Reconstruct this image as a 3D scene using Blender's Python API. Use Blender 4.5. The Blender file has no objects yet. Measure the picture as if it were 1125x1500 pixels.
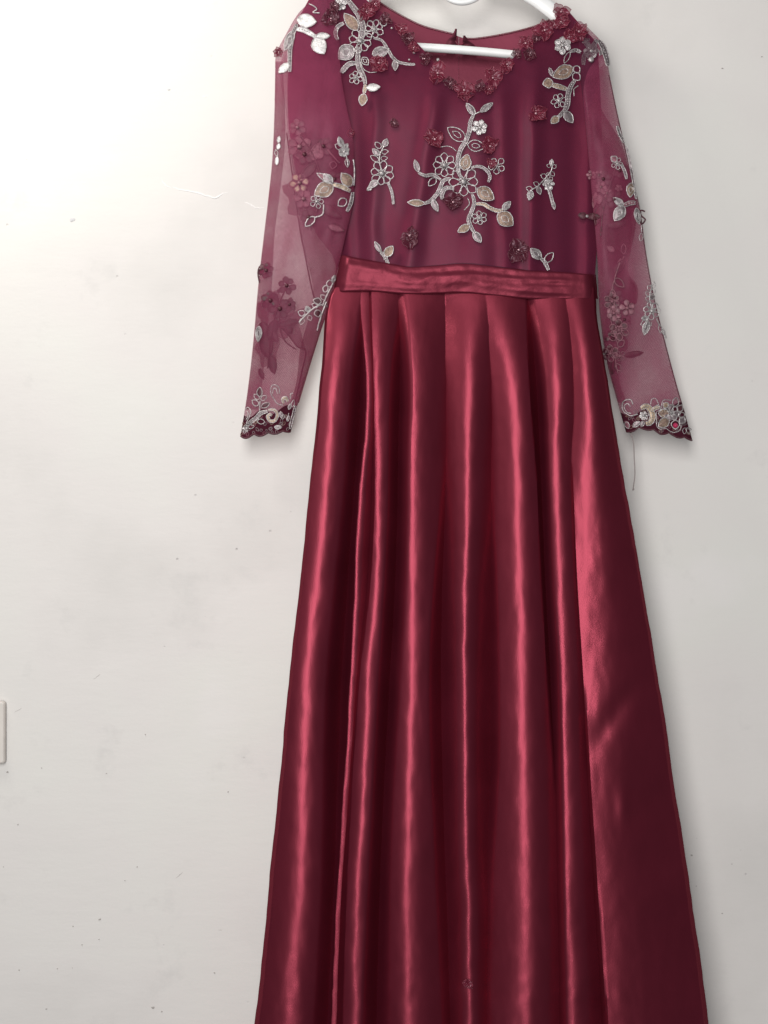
import bpy, math, random
from mathutils import Vector, noise
from math import sin, cos, pi, sqrt, radians, exp

# ------------------------------------------------------------------ camera, world, lights, exposure
scene = bpy.context.scene
col = scene.collection
ZC = 1.12            # camera height (m)
DIST = 2.0           # camera to the hanger plane (m)
MM = 0.001           # in the hanger plane one photograph pixel is one millimetre

cam_d = bpy.data.cameras.new('camera')
cam = bpy.data.objects.new('camera', cam_d)
col.objects.link(cam)
cam.location = (0, -DIST, ZC)
cam.rotation_euler = (radians(90), 0, 0)
cam_d.sensor_fit = 'VERTICAL'
cam_d.angle = 2 * math.atan(0.75 / DIST)
cam_d.clip_end = 50
scene.camera = cam

world = bpy.data.worlds.new('World')
scene.world = world
world.use_nodes = True
wb = world.node_tree.nodes['Background']
wb.inputs[0].default_value = (0.86, 0.93, 1.0, 1)
wb.inputs[1].default_value = 0.13

def area(name, loc, target, sx, sy, power, color):
    d = bpy.data.lights.new(name, 'AREA')
    d.shape = 'RECTANGLE'; d.size = sx; d.size_y = sy
    d.energy = power; d.color = color
    o = bpy.data.objects.new(name, d)
    col.objects.link(o)
    o.location = loc
    o.rotation_euler = (Vector(target) - Vector(loc)).to_track_quat('-Z', 'Y').to_euler()
    return o

area('ceiling_lamp', (-0.85, -0.42, ZC + 1.15), (-0.35, 0.1, ZC + 0.35), 0.5, 0.3, 10.0, (1.0, 0.96, 0.905))
area('window_light', (-0.34, -2.7, ZC + 0.35), (0.05, 0, ZC - 0.1), 0.95, 2.5, 84.0, (1.0, 0.99, 0.98))

vs = scene.view_settings
vs.view_transform = 'Standard'
vs.look = 'None'
vs.exposure = 0.0
vs.gamma = 1.0
vs.use_curve_mapping = False
scene.cycles.transparent_max_bounces = 24
scene.cycles.max_bounces = 8
scene.cycles.diffuse_bounces = 3
scene.cycles.glossy_bounces = 1
try:
    scene.cycles.use_denoising = True
except Exception:
    pass

random.seed(7)
# ------------------------------------------------------------------ helpers
def P(px, py, y):
    s = (DIST + y) / DIST
    return ((px - 562.5) * s * MM, y, ZC + (750 - py) * s * MM)

def lerp(a, b, t): return a + (b - a) * t
def clamp(v, a=0.0, b=1.0): return a if v < a else b if v > b else v
def smooth(a, b, v):
    t = clamp((v - a) / (b - a)); return t * t * (3 - 2 * t)

def curve(pts):
    """monotone-ish cubic through (x, value) pairs"""
    xs = [p[0] for p in pts]; ys = [p[1] for p in pts]; n = len(xs)
    ms = []
    for i in range(n):
        if i == 0: m = (ys[1] - ys[0]) / (xs[1] - xs[0])
        elif i == n - 1: m = (ys[-1] - ys[-2]) / (xs[-1] - xs[-2])
        else: m = (ys[i + 1] - ys[i - 1]) / (xs[i + 1] - xs[i - 1])
        ms.append(m)
    def f(x):
        if x <= xs[0]: return ys[0] + ms[0] * (x - xs[0])
        if x >= xs[-1]: return ys[-1] + ms[-1] * (x - xs[-1])
        i = 0
        while x > xs[i + 1]: i += 1
        h = xs[i + 1] - xs[i]; t = (x - xs[i]) / h
        return ((2*t**3 - 3*t*t + 1) * ys[i] + (t**3 - 2*t*t + t) * h * ms[i]
                + (-2*t**3 + 3*t*t) * ys[i + 1] + (t**3 - t*t) * h * ms[i + 1])
    return f

def nz(x, y, z=0.0): return noise.noise(Vector((x, y, z)))

class MB:
    def __init__(self): self.v = []; self.f = []; self.m = []
    def add(self, verts, faces, mat=0):
        o = len(self.v); self.v += verts
        for f in faces: self.f.append([i + o for i in f]); self.m.append(mat)
    def grid(self, rows, mat=0, closed=False):
        o = len(self.v); n = len(rows[0])
        for r in rows: self.v += r
        for i in range(len(rows) - 1):
            for j in range(n if closed else n - 1):
                k = (j + 1) % n
                self.f.append([o + i*n + j, o + i*n + k, o + (i+1)*n + k, o + (i+1)*n + j]); self.m.append(mat)
    def build(self, name, mats, parent=None, flat=False):
        me = bpy.data.meshes.new(name)
        me.from_pydata(self.v, [], self.f)
        if not isinstance(mats, (list, tuple)): mats = [mats]
        for m in mats: me.materials.append(m)
        me.polygons.foreach_set('material_index', self.m)
        me.polygons.foreach_set('use_smooth', [not flat] * len(self.f))
        me.update()
        o = bpy.data.objects.new(name, me)
        col.objects.link(o)
        if parent is not None: o.parent = parent
        return o

def empty(name, loc=(0, 0, 0)):
    o = bpy.data.objects.new(name, None); col.objects.link(o); o.location = loc
    o.empty_display_size = 0.02
    return o
def part_empty(name, parent):
    o = empty(name); o.parent = parent; return o
def tag(o, label, cat=None, kind=None, group=None):
    if label: o['label'] = label
    if cat: o['category'] = cat
    if kind: o['kind'] = kind
    if group: o['group'] = group
    return o

# ------------------------------------------------------------------ materials
def new_mat(name):
    m = bpy.data.materials.new(name); m.use_nodes = True
    nt = m.node_tree; nt.nodes.clear()
    out = nt.nodes.new('ShaderNodeOutputMaterial')
    return m, nt, out
def N(nt, typ, **kw):
    n = nt.nodes.new(typ)
    for k, v in kw.items():
        if k in n.inputs: n.inputs[k].default_value = v
        else: setattr(n, k, v)
    return n
def L(nt, a, b): nt.links.new(a, b)
def coords(nt, scale=(1, 1, 1)):
    g = nt.nodes.new('ShaderNodeTexCoord'); mp = nt.nodes.new('ShaderNodeMapping')
    mp.inputs['Scale'].default_value = scale
    L(nt, g.outputs['Object'], mp.inputs['Vector']); return mp.outputs['Vector']
def ramp(nt, fac, stops):
    r = nt.nodes.new('ShaderNodeValToRGB')
    el = r.color_ramp.elements
    while len(el) < len(stops): el.new(0.5)
    for e, (p, c) in zip(el, stops):
        e.position = p; e.color = c if len(c) == 4 else (*c, 1)
    L(nt, fac, r.inputs[0]); return r.outputs[0]

def satin(name, base, gloss, rough, fac, bump=0.22, crumple=0.0, aniso=0.0, broad=1.9, wbroad=0.5):
    """woven satin: diffuse ground under a coloured, slightly grainy glossy float layer"""
    m, nt, out = new_mat(name)
    v = coords(nt, (1, 1, 1))
    wv = N(nt, 'ShaderNodeTexNoise', Scale=1000.0, Detail=2.0); L(nt, v, wv.inputs['Vector'])
    big = N(nt, 'ShaderNodeTexNoise', Scale=14.0, Detail=3.0); L(nt, v, big.inputs['Vector'])
    mid = N(nt, 'ShaderNodeTexNoise', Scale=90.0, Detail=4.0); L(nt, v, mid.inputs['Vector'])
    colr = ramp(nt, big.outputs['Fac'], [(0.3, tuple(c * 0.88 for c in base)), (0.7, tuple(c * 1.12 for c in base))])
    bp = N(nt, 'ShaderNodeBump', Strength=bump, Distance=0.0006); L(nt, wv.outputs['Fac'], bp.inputs['Height'])
    bp2 = N(nt, 'ShaderNodeBump', Strength=0.10 + crumple, Distance=0.002); L(nt, mid.outputs['Fac'], bp2.inputs['Height'])
    L(nt, bp.outputs['Normal'], bp2.inputs['Normal'])
    d = N(nt, 'ShaderNodeBsdfDiffuse'); L(nt, colr, d.inputs['Color']); L(nt, bp2.outputs['Normal'], d.inputs['Normal'])
    g = N(nt, 'ShaderNodeBsdfGlossy', Color=(*gloss, 1), Roughness=rough); L(nt, bp2.outputs['Normal'], g.inputs['Normal'])
    g2 = N(nt, 'ShaderNodeBsdfGlossy', Color=(*gloss, 1), Roughness=rough * broad); L(nt, bp2.outputs['Normal'], g2.inputs['Normal'])
    if aniso:
        tg = N(nt, 'ShaderNodeCombineXYZ'); tg.inputs[0].default_value = 1.0
        for q in (g, g2):
            q.inputs['Anisotropy'].default_value = aniso; L(nt, tg.outputs[0], q.inputs['Tangent'])
    gm = N(nt, 'ShaderNodeMixShader'); gm.inputs[0].default_value = wbroad
    L(nt, g.outputs[0], gm.inputs[1]); L(nt, g2.outputs[0], gm.inputs[2])
    mx = N(nt, 'ShaderNodeMixShader'); mx.inputs[0].default_value = fac
    L(nt, d.outputs[0], mx.inputs[1]); L(nt, gm.outputs[0], mx.inputs[2])
    L(nt, mx.outputs[0], out.inputs[0])
    return m

def sheer(name, colr, cover, vary=0.12, transl=0.45, gloss=0.06):
    """net fabric: threads cover part of the area, the rest is open"""
    m, nt, out = new_mat(name)
    v = coords(nt, (1, 1, 1))
    cl = N(nt, 'ShaderNodeTexNoise', Scale=22.0, Detail=5.0, Roughness=0.6); L(nt, v, cl.inputs['Vector'])
    w1 = N(nt, 'ShaderNodeTexWave', Scale=210.0, Distortion=5.0, Detail=1.0); w1.bands_direction = 'DIAGONAL'; w1.inputs['Detail Scale'].default_value = .35; L(nt, v, w1.inputs['Vector'])
    n1 = N(nt, 'ShaderNodeTexNoise', Scale=430.0, Detail=2.0); L(nt, v, n1.inputs['Vector'])
    fi = N(nt, 'ShaderNodeMix'); fi.inputs[0].default_value = .72; L(nt, w1.outputs['Fac'], fi.inputs[2]); L(nt, n1.outputs['Fac'], fi.inputs[3])
    ad = N(nt, 'ShaderNodeMath', operation='ADD'); L(nt, cl.outputs['Fac'], ad.inputs[0]); L(nt, fi.outputs[0], ad.inputs[1])
    mr = N(nt, 'ShaderNodeMapRange'); mr.inputs[1].default_value = 0.6; mr.inputs[2].default_value = 1.4
    mr.inputs[3].default_value = cover - vary; mr.inputs[4].default_value = cover + vary
    L(nt, ad.outputs[0], mr.inputs[0])
    d = N(nt, 'ShaderNodeBsdfDiffuse', Color=(*colr, 1))
    t = N(nt, 'ShaderNodeBsdfTranslucent', Color=(*colr, 1))
    a = N(nt, 'ShaderNodeMixShader'); a.inputs[0].default_value = transl
    L(nt, d.outputs[0], a.inputs[1]); L(nt, t.outputs[0], a.inputs[2])
    g = N(nt, 'ShaderNodeBsdfGlossy', Color=(0.8, 0.6, 0.68, 1), Roughness=0.35)
    b = N(nt, 'ShaderNodeMixShader'); b.inputs[0].default_value = gloss
    L(nt, a.outputs[0], b.inputs[1]); L(nt, g.outputs[0], b.inputs[2])
    tr = N(nt, 'ShaderNodeBsdfTransparent')
    c = N(nt, 'ShaderNodeMixShader'); L(nt, mr.outputs[0], c.inputs[0])
    L(nt, tr.outputs[0], c.inputs[1]); L(nt, b.outputs[0], c.inputs[2])
    L(nt, c.outputs[0], out.inputs[0])
    return m

def thread(name, colr, metal=0.5, rough=0.4, scale=900.0, bump=0.5):
    m, nt, out = new_mat(name)
    v = coords(nt)
    n = N(nt, 'ShaderNodeTexNoise', Scale=scale, Detail=2.0); L(nt, v, n.inputs['Vector'])
    n2 = N(nt, 'ShaderNodeTexNoise', Scale=160.0, Detail=3.0); L(nt, v, n2.inputs['Vector'])
    mixf = N(nt, 'ShaderNodeMath', operation='MULTIPLY'); L(nt, n.outputs['Fac'], mixf.inputs[0]); L(nt, n2.outputs['Fac'], mixf.inputs[1])
    c = ramp(nt, mixf.outputs[0], [(0.12, tuple(x * 0.45 for x in colr)), (0.34, colr)])
    p = N(nt, 'ShaderNodeBsdfPrincipled', Metallic=metal, Roughness=rough)
    L(nt, c, p.inputs['Base Color'])
    bp = N(nt, 'ShaderNodeBump', Strength=bump, Distance=0.0008); L(nt, n.outputs['Fac'], bp.inputs['Height'])
    L(nt, bp.outputs['Normal'], p.inputs['Normal'])
    L(nt, p.outputs[0], out.inputs[0])
    return m

def plain(name, colr, rough=0.5, metal=0.0, spec=0.5):
    m, nt, out = new_mat(name)
    v = coords(nt)
    n = N(nt, 'ShaderNodeTexNoise', Scale=60.0, Detail=4.0); L(nt, v, n.inputs['Vector'])
    c = ramp(nt, n.outputs['Fac'], [(0.3, tuple(x * 0.93 for x in colr)), (0.7, colr)])
    p = N(nt, 'ShaderNodeBsdfPrincipled', Metallic=metal, Roughness=rough)
    p.inputs['Specular IOR Level'].default_value = spec
    L(nt, c, p.inputs['Base Color']); L(nt, p.outputs[0], out.inputs[0])
    return m

def wall_material():
    m, nt, out = new_mat('painted_plaster')
    v = coords(nt)
    big = N(nt, 'ShaderNodeTexNoise', Scale=2.6, Detail=5.0, Roughness=0.55); L(nt, v, big.inputs['Vector'])
    c1 = ramp(nt, big.outputs['Fac'], [(0.28, (0.575, 0.55, 0.525)), (0.45, (0.635, 0.605, 0.58)), (0.6, (0.64, 0.622, 0.588)), (0.75, (0.675, 0.645, 0.628))])
    # scuffs: faint grey smudges
    sm = N(nt, 'ShaderNodeTexNoise', Scale=9.0, Detail=6.0, Roughness=0.7); L(nt, v, sm.inputs['Vector'])
    s1 = ramp(nt, sm.outputs['Fac'], [(0.60, (0, 0, 0)), (0.74, (1, 1, 1))])
    mx = N(nt, 'ShaderNodeMix', data_type='RGBA'); mx.blend_type = 'MIX'
    f1 = N(nt, 'ShaderNodeMath', operation='MULTIPLY'); L(nt, s1, f1.inputs[0]); f1.inputs[1].default_value = 0.55
    L(nt, f1.outputs[0], mx.inputs[0]); L(nt, c1, mx.inputs[6]); mx.inputs[7].default_value = (0.535, 0.515, 0.495, 1)
    # tiny dark pits
    vo = N(nt, 'ShaderNodeTexVoronoi', Scale=26.0); L(nt, v, vo.inputs['Vector'])
    sp = ramp(nt, vo.outputs['Distance'], [(0.03, (1, 1, 1)), (0.055, (0, 0, 0))])
    gate = N(nt, 'ShaderNodeTexNoise', Scale=4.2, Detail=1.0); L(nt, v, gate.inputs['Vector'])
    g1 = ramp(nt, gate.outputs['Fac'], [(0.50, (0, 0, 0)), (0.62, (0.8, 0.8, 0.8))])
    f2 = N(nt, 'ShaderNodeMath', operation='MULTIPLY'); L(nt, sp, f2.inputs[0]); L(nt, g1, f2.inputs[1])
    mx2 = N(nt, 'ShaderNodeMix', data_type='RGBA')
    L(nt, f2.outputs[0], mx2.inputs[0]); L(nt, mx.outputs[2], mx2.inputs[6]); mx2.inputs[7].default_value = (0.42, 0.39, 0.38, 1)
    p = N(nt, 'ShaderNodeBsdfPrincipled', Roughness=0.62)
    p.inputs['Specular IOR Level'].default_value = 0.25
    L(nt, mx2.outputs[2], p.inputs['Base Color'])
    # trowel streaks and orange peel
    v2 = coords(nt, (1.0, 1.0, 3.2))
    tw = N(nt, 'ShaderNodeTexNoise', Scale=12.0, Detail=6.0, Roughness=0.6); L(nt, v2, tw.inputs['Vector'])
    fi = N(nt, 'ShaderNodeTexNoise', Scale=240.0, Detail=3.0); L(nt, v, fi.inputs['Vector'])
    b1 = N(nt, 'ShaderNodeBump', Strength=0.16, Distance=0.004); L(nt, tw.outputs['Fac'], b1.inputs['Height'])
    b2 = N(nt, 'ShaderNodeBump', Strength=0.12, Distance=0.0008); L(nt, fi.outputs['Fac'], b2.inputs['Height'])
    L(nt, b1.outputs['Normal'], b2.inputs['Normal'])
    b3 = N(nt, 'ShaderNodeBump', Strength=0.5, Distance=-0.002); L(nt, f2.outputs[0], b3.inputs['Height'])
    L(nt, b2.outputs['Normal'], b3.inputs['Normal'])
    L(nt, b3.outputs['Normal'], p.inputs['Normal'])
    L(nt, p.outputs[0], out.inputs[0])
    return m

M_wall = wall_material()
M_paint = plain('flaked_paint', (0.76, 0.74, 0.72), 0.7)
M_chip = plain('chipped_plaster', (0.36, 0.33, 0.31), 0.9)
M_switch = plain('cream_plastic', (0.60, 0.555, 0.51), 0.45)
M_hanger = plain('white_plastic', (0.80, 0.80, 0.79), 0.35)
M_steel = plain('steel', (0.6, 0.6, 0.6), 0.3, 1.0)
M_satin = satin('burgundy_satin', (0.064, 0.0062, 0.0132), (0.42, 0.072, 0.107), 0.19, 0.36, bump=0.22, aniso=0.35, broad=2.85, wbroad=0.80)
M_band = satin('burgundy_satin_band', (0.060, 0.0072, 0.0150), (0.42, 0.080, 0.115), 0.36, 0.24, bump=0.2, crumple=0.2)
M_lining = satin('burgundy_lining', (0.125, 0.010, 0.028), (0.50, 0.075, 0.14), 0.40, 0.22)
M_back = satin('burgundy_back_lining', (0.105, 0.018, 0.034), (0.45, 0.12, 0.17), 0.42, 0.22)
M_overlay = sheer('purple_net', (0.098, 0.019, 0.045), 0.48, 0.10, 0.2, 0.015)
M_sleeve = sheer('burgundy_net', (0.36, 0.066, 0.138), 0.42, 0.20, 0.40, 0.015)
M_fold = sheer('burgundy_net_doubled', (0.125, 0.015, 0.033), 0.68, 0.16, 0.25, 0.02)
M_lace = sheer('burgundy_lace', (0.050, 0.010, 0.018), 0.98, 0.02, 0.0, 0.0)
M_silver = thread('silver_cord', (0.56, 0.52, 0.515), 0.5, 0.30, 700.0, 0.9)
M_white = thread('white_thread', (0.88, 0.85, 0.83), 0.15, 0.5)
M_gold = thread('pale_gold_thread', (0.44, 0.33, 0.235), 0.35, 0.42, 500.0)
M_grey = thread('grey_silver_thread', (0.25, 0.20, 0.21), 0.45, 0.4, 500.0)
M_bronze = thread('bronze_ground', (0.27, 0.17, 0.135), 0.2, 0.5, 500.0)
M_dull = thread('rose_thread', (0.27, 0.105, 0.135), 0.2, 0.5)
M_dark = thread('burgundy_thread', (0.085, 0.012, 0.024), 0.1, 0.5)
M_petal = sheer('petal_satin', (0.20, 0.021, 0.045), 0.68, 0.12, 0.3, 0.06)
M_petal_pale = sheer('petal_organza', (0.42, 0.16, 0.20), 0.55, 0.1, 0.4, 0.12)
M_petal_dark = sheer('petal_satin_dark', (0.10, 0.016, 0.030), 0.60, 0.12, 0.3, 0.06)
M_rim = thread('rose_rim', (0.30, 0.050, 0.085), 0.25, 0.35)
M_rim_dark = thread('burgundy_rim', (0.16, 0.04, 0.06), 0.25, 0.4)
M_bead = plain('crystal_bead', (0.60, 0.36, 0.40), 0.12, 0.3)
M_tab = satin('dark_tab', (0.055, 0.012, 0.020), (0.4, 0.12, 0.16), 0.45, 0.15)
M_gem = plain('red_gem', (0.55, 0.04, 0.12), 0.1, 0.2)
M_string = plain('loose_thread', (0.30, 0.25, 0.24), 0.8)

# ------------------------------------------------------------------ wall
WALL_Y = 0.060
def wall_y(px, py):
    return WALL_Y + 0.0012 * nz(px * .006, py * .006, 3.1) + 0.0005 * nz(px * .02, py * .012, 8.4)
mb = MB()
rows = []
nx, ny = 150, 190
for i in range(ny + 1):
    py = lerp(-900, 1860, i / ny)
    rows.append([P(px, py, wall_y(px, py)) for px in (lerp(-700, 1850, j / nx) for j in range(nx + 1))])
mb.grid(rows)
wall = mb.build('wall', M_wall)
tag(wall, 'off-white painted plaster wall with scuffs, pits and a hairline crack', None, 'structure')

def tube(mb, pts, r, sides=6, mat=0, close=False, r2=None):
    """tube through 3D points"""
    n = len(pts); rings = []
    V = [Vector(p) for p in pts]
    for i in range(n):
        if close: t = V[(i + 1) % n] - V[i - 1]
        else: t = V[min(i + 1, n - 1)] - V[max(i - 1, 0)]
        if t.length < 1e-9: t = Vector((0, 0, 1))
        t.normalize()
        up = Vector((0, 1, 0)) if abs(t.y) < 0.9 else Vector((1, 0, 0))
        a = t.cross(up).normalized(); b = t.cross(a)
        rr = r(i / max(1, n - 1)) if callable(r) else r
        ry = rr if r2 is None else r2
        rings.append([tuple(V[i] + a * rr * cos(2*pi*k/sides) + b * ry * sin(2*pi*k/sides)) for k in range(sides)])
    if close: rings.append(rings[0])
    mb.grid(rings, mat, closed=True)
    if not close:
        for ring, rev in ((rings[0], False), (rings[-1], True)):
            o = len(mb.v); mb.v += ring
            f = list(range(o, o + sides)); mb.f.append(f if rev else f[::-1]); mb.m.append(mat)

def spline(pts, per=8):
    """Catmull-Rom through 2D/3D points"""
    if len(pts) < 3:
        a, b = pts[0], pts[-1]
        return [tuple(lerp(x, y, i / per) for x, y in zip(a, b)) for i in range(per + 1)]
    out = []
    Q = [pts[0]] + list(pts) + [pts[-1]]
    for i in range(1, len(Q) - 2):
        p0, p1, p2, p3 = Q[i - 1], Q[i], Q[i + 1], Q[i + 2]
        for k in range(per):
            t = k / per
            out.append(tuple(0.5 * (2*b + (c - a)*t + (2*a - 5*b + 4*c - d)*t*t + (3*b - a - 3*c + d)*t**3)
                             for a, b, c, d in zip(p0, p1, p2, p3)))
    out.append(tuple(pts[-1])); return out

def wall_line(name, pts, r, mat):
    mb = MB()
    pp = []
    for i, (a, b) in enumerate(spline(pts, 6)):
        a += 1.2 * nz(i * .9, 2.2, pts[0][0]); b += 1.2 * nz(i * .9, 7.7, pts[0][1])
        pp.append(P(a, b, wall_y(a, b) + r * 0.45 * MM))
    tube(mb, pp, lambda t: r * MM * (0.35 + 0.65 * sin(pi * clamp(t, .04, .96))), 6)
    return mb.build(name, mat, wall)
S = 500 / 1125
wall_line('crack', [(250, 272), (262, 277), (290, 283), (314, 290), (326, 284), (338, 281)], 1.5, M_paint)
wall_line('crack', [(357, 297), (366, 299), (376, 305), (390, 304)], 1.2, M_paint)
wall_line('crack', [(236, 262), (243, 272), (252, 276)], 0.9, M_paint)
wall_line('crack', [(296, 141), (306, 142)], 0.8, M_paint)
wall_line('scratch', [(136, 996), (144, 990), (147, 987)], 0.45, M_chip)
wall_line('scratch', [(257, 1287), (264, 1281), (268, 1277)], 0.45, M_chip)
wall_line('scratch', [(20, 1044), (27, 1040), (33, 1036)], 0.45, M_chip)
wall_line('scratch', [(320, 1363), (326, 1362)], 0.4, M_chip)
def chip(px, py, r, mat=M_chip):
    mb = MB(); n = 9
    ring = []
    for k in range(n):
        a = 2 * pi * k / n; rr = r * 0.75 * (0.6 + 0.6 * random.random())
        x, z = px + rr * cos(a) * 1.15, py + rr * sin(a) * 0.8
        ring.append(P(x, z, wall_y(x, z) - 0.0004))
    c = P(px, py, wall_y(px, py) - 0.0012)
    mb.add(ring + [c], [[i, (i + 1) % n, n] for i in range(n)])
    return mb.build('paint_chip', mat, wall)
for px, py, r in [(11, 1131, 2.6), (146, 1347, 2.6), (120, 1384, 1.6), (145, 1376, 1.4), (107, 1357, 1.4), (224, 1476, 3.0),
                  (237, 1482, 1.8), (68, 1478, 1.6), (314, 1425, 1.8), (213, 1076, 1.5), (334, 1160, 1.4), (183, 1290, 1.4),
                  (28, 1421, 1.5), (84, 1419, 1.3), (106, 1418, 1.2), (26, 1208, 1.4), (1058, 1338, 1.8), (1013, 1253, 2.0),
                  (1116, 83, 1.6), (1058, 100, 1.8), (201, 1270, 1.3), (5, 1270, 1.2), (156, 1133, 1.3), (61, 1125, 1.2), (1020, 1298, 1.2)]:
    chip(px, py, r)
for px, py, r in [(106, 322, 5), (247, 131, 3)]:
    chip(px, py, r, plain('grey_smudge', (0.55, 0.54, 0.54), 0.7))

# ------------------------------------------------------------------ light switch plate on the left edge
sw = tag(empty('switch_plate', P(-36, 1072, WALL_Y)), 'cream plastic wall switch plate on the left edge of the wall', 'switch plate')
def rounded_box(name, mat, parent, w, h, d, r, y0, cx=0, cz=0, bev=0.0012):
    mb = MB()
    def ring(inset, y):
        out = []
        for qx, qz, a0 in ((1, 1, 0), (-1, 1, 90), (-1, -1, 180), (1, -1, 270)):
            for k in range(5):
                a = radians(a0 + k * 22.5)
                out.append((cx + qx * (w/2 - r) + cos(a) * max(r - inset, 1e-4), y, cz + qz * (h/2 - r) + sin(a) * max(r - inset, 1e-4)))
        return out
    rs = [ring(0, y0), ring(0, y0 - d + bev), ring(bev * .3, y0 - d + bev * .3), ring(bev, y0 - d), ]
    mb.grid(rs, closed=True)
    o = len(mb.v); mb.v += rs[-1]; mb.f.append(list(range(o, o + 20))[::-1]); mb.m.append(0)
    return mb.build(name, mat, parent)
rounded_box('plate', M_switch, sw, 0.094, 0.094, 0.009, 0.005, -0.001, bev=0.003)
rk = rounded_box('rocker', M_switch, sw, 0.034, 0.05, 0.003, 0.003, -0.0102)
for z in (0.036, -0.036):
    mb = MB(); tube(mb, [(0, -0.009, z), (0, -0.0112, z)], 0.003, 10); mb.build('screw', M_steel, sw)

# ------------------------------------------------------------------ hanger
HX, HY = 677, -34
hanger = tag(empty('clothes_hanger', P(HX, 100, 0)), 'white plastic clothes hanger inside the neckline of the burgundy gown', 'clothes hanger')
hloc = Vector(hanger.location)
def hP(px, py, y=0.0): return tuple(Vector(P(px, py, y)) - hloc)
def hrot(dx, dy, a=radians(4.6)):
    return HX + dx * cos(a) - dy * sin(a), HY + dx * sin(a) + dy * cos(a)
def hpath(pts, per=10): return [hP(*hrot(a, b)) for a, b in spline(pts, per)]
mb = MB(); tube(mb, [hP(HX + 38 * cos(2*pi*k/40), HY + 38 * sin(2*pi*k/40)) for k in range(40)], 0.0042, 10, close=True)
mb.build('ring', M_hanger, hanger)
for sgn in (-1, 1):
    mb = MB()
    tube(mb, hpath([(sgn * 33, 4), (sgn * 90, 14), (sgn * 145, 46), (sgn * 196, 88), (sgn * 207, 103), (sgn * 196, 114)]), 0.012, 12, r2=0.006)
    mb.build('arm', M_hanger, hanger)
mb = MB(); tube(mb, hpath([(-197, 113), (-90, 109), (0, 107), (90, 108), (197, 113)]), 0.0062, 12); mb.build('bar', M_hanger, hanger)
mb = MB()
hk = [(0, -38), (0, -75), (3, -92), (24, -112), (28, -140), (6, -160), (-20, -152), (-28, -132)]
tube(mb, [hP(HX + a, HY + b) for a, b in spline(hk, 8)], 0.0024, 8); mb.build('hook', M_steel, hanger)
nail = tag(empty('wall_nail', P(HX + 4, HY - 153, WALL_Y)), 'steel nail in the wall carrying the hanger hook', 'nail')
mb = MB(); tube(mb, [(0, 0.01, 0), (0, -0.125, 0.0)], 0.0022, 8)
mb.build('shank', M_steel, nail)
mb = MB(); tube(mb, [(0, -0.125, 0), (0, -0.128, 0)], 0.005, 10); mb.build('head', M_steel, nail)

# ------------------------------------------------------------------ dress
dress = tag(empty('evening_gown', (0, 0, 0)), 'long burgundy satin gown with sheer embroidered sleeves hanging on the wall', 'dress')

# ---- skirt
xl = curve([(420, 489), (440, 481), (480, 475), (540, 471), (690, 456), (850, 439), (1000, 423), (1150, 409), (1300, 394), (1500, 373), (1660, 357)])
xl_ = xl
xl = lambda y: xl_(y) + 1.5 * nz(y * .013, 60.5) + .6 * nz(y * .05, 61.5)
xr = curve([(420, 872), (440, 873), (480, 877), (540, 887), (690, 912), (850, 939), (1000, 965), (1150, 988), (1300, 1011), (1500, 1039), (1660, 1062)])
xr_ = xr
xr = lambda y: xr_(y) + 2.0 * nz(y * .012, 70.5) + .7 * nz(y * .05, 71.5)
F = []
def asf(v): return v if callable(v) else (curve(v) if isinstance(v, list) else (lambda y, k=v: k))
def fold(path, kl, kr, h=0.0, hardl=None, hardr=None, softl=None, softr=None):
    """one pleat: ridge path px(py), curvature to either side, height; hard = turned-under edge, soft = rounded shoulder"""
    F.append((curve(path), asf(kl), asf(kr), asf(h), hardl, asf(hardr) if hardr else None, asf(softl) if softl else None, asf(softr) if softr else None))
fold([(430, 500), (480, 497), (540, 490), (681, 480), (800, 470), (908, 459), (1000, 450), (1113, 446), (1267, 442), (1467, 427), (1660, 415)],
     [(430, .020), (700, .011), (1000, .009), (1660, .007)], .009, 0, softr=[(430, 532), (560, 516), (700, 507), (1000, 480), (1300, 473), (1500, 462), (1660, 452)])
fold([(430, 530), (500, 536), (556, 540), (632, 537), (724, 529), (847, 522), (969, 517), (1150, 507), (1293, 498), (1400, 492), (1660, 480)], 0.05, 0.03,
     [(430, -8), (560, -5), (640, -6), (724, -9), (900, -12), (1150, -20), (1300, -30), (1660, -45)], hardl=-3)
fold([(430, 549), (540, 553), (663, 555), (800, 555), (908, 549), (1000, 541), (1200, 531), (1333, 524), (1500, 521), (1660, 517)], 0.018, 0.014, 0,
     hardl=curve([(430, 544), (700, 549), (850, 543), (1000, 526), (1300, 508), (1660, 498)]), softr=[(430, 590), (540, 575), (750, 570), (850, 565), (970, 558), (1133, 549), (1300, 541), (1500, 532), (1660, 528)])
fold([(430, 596), (480, 601), (560, 607), (663, 607), (847, 607), (1000, 606), (1167, 601), (1333, 599), (1500, 601), (1660, 601)], 0.012, .008, 0,
     softl=[(430, 593), (560, 601), (663, 597), (847, 593), (1000, 584), (1200, 571), (1400, 566), (1660, 561)],
     softr=[(430, 690), (600, 665), (800, 642), (1000, 630), (1300, 641), (1500, 651), (1660, 656)])
fold([(430, 702), (480, 696), (527, 691), (755, 686), (970, 682), (1200, 683), (1367, 688), (1500, 689), (1660, 690)], [(430, .010), (700, .016), (1000, .028), (1660, .036)],
     [(430, .012), (700, .016), (1000, .026), (1660, .034)], [(430, 0), (800, 0), (1100, -5), (1660, -9)])
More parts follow.
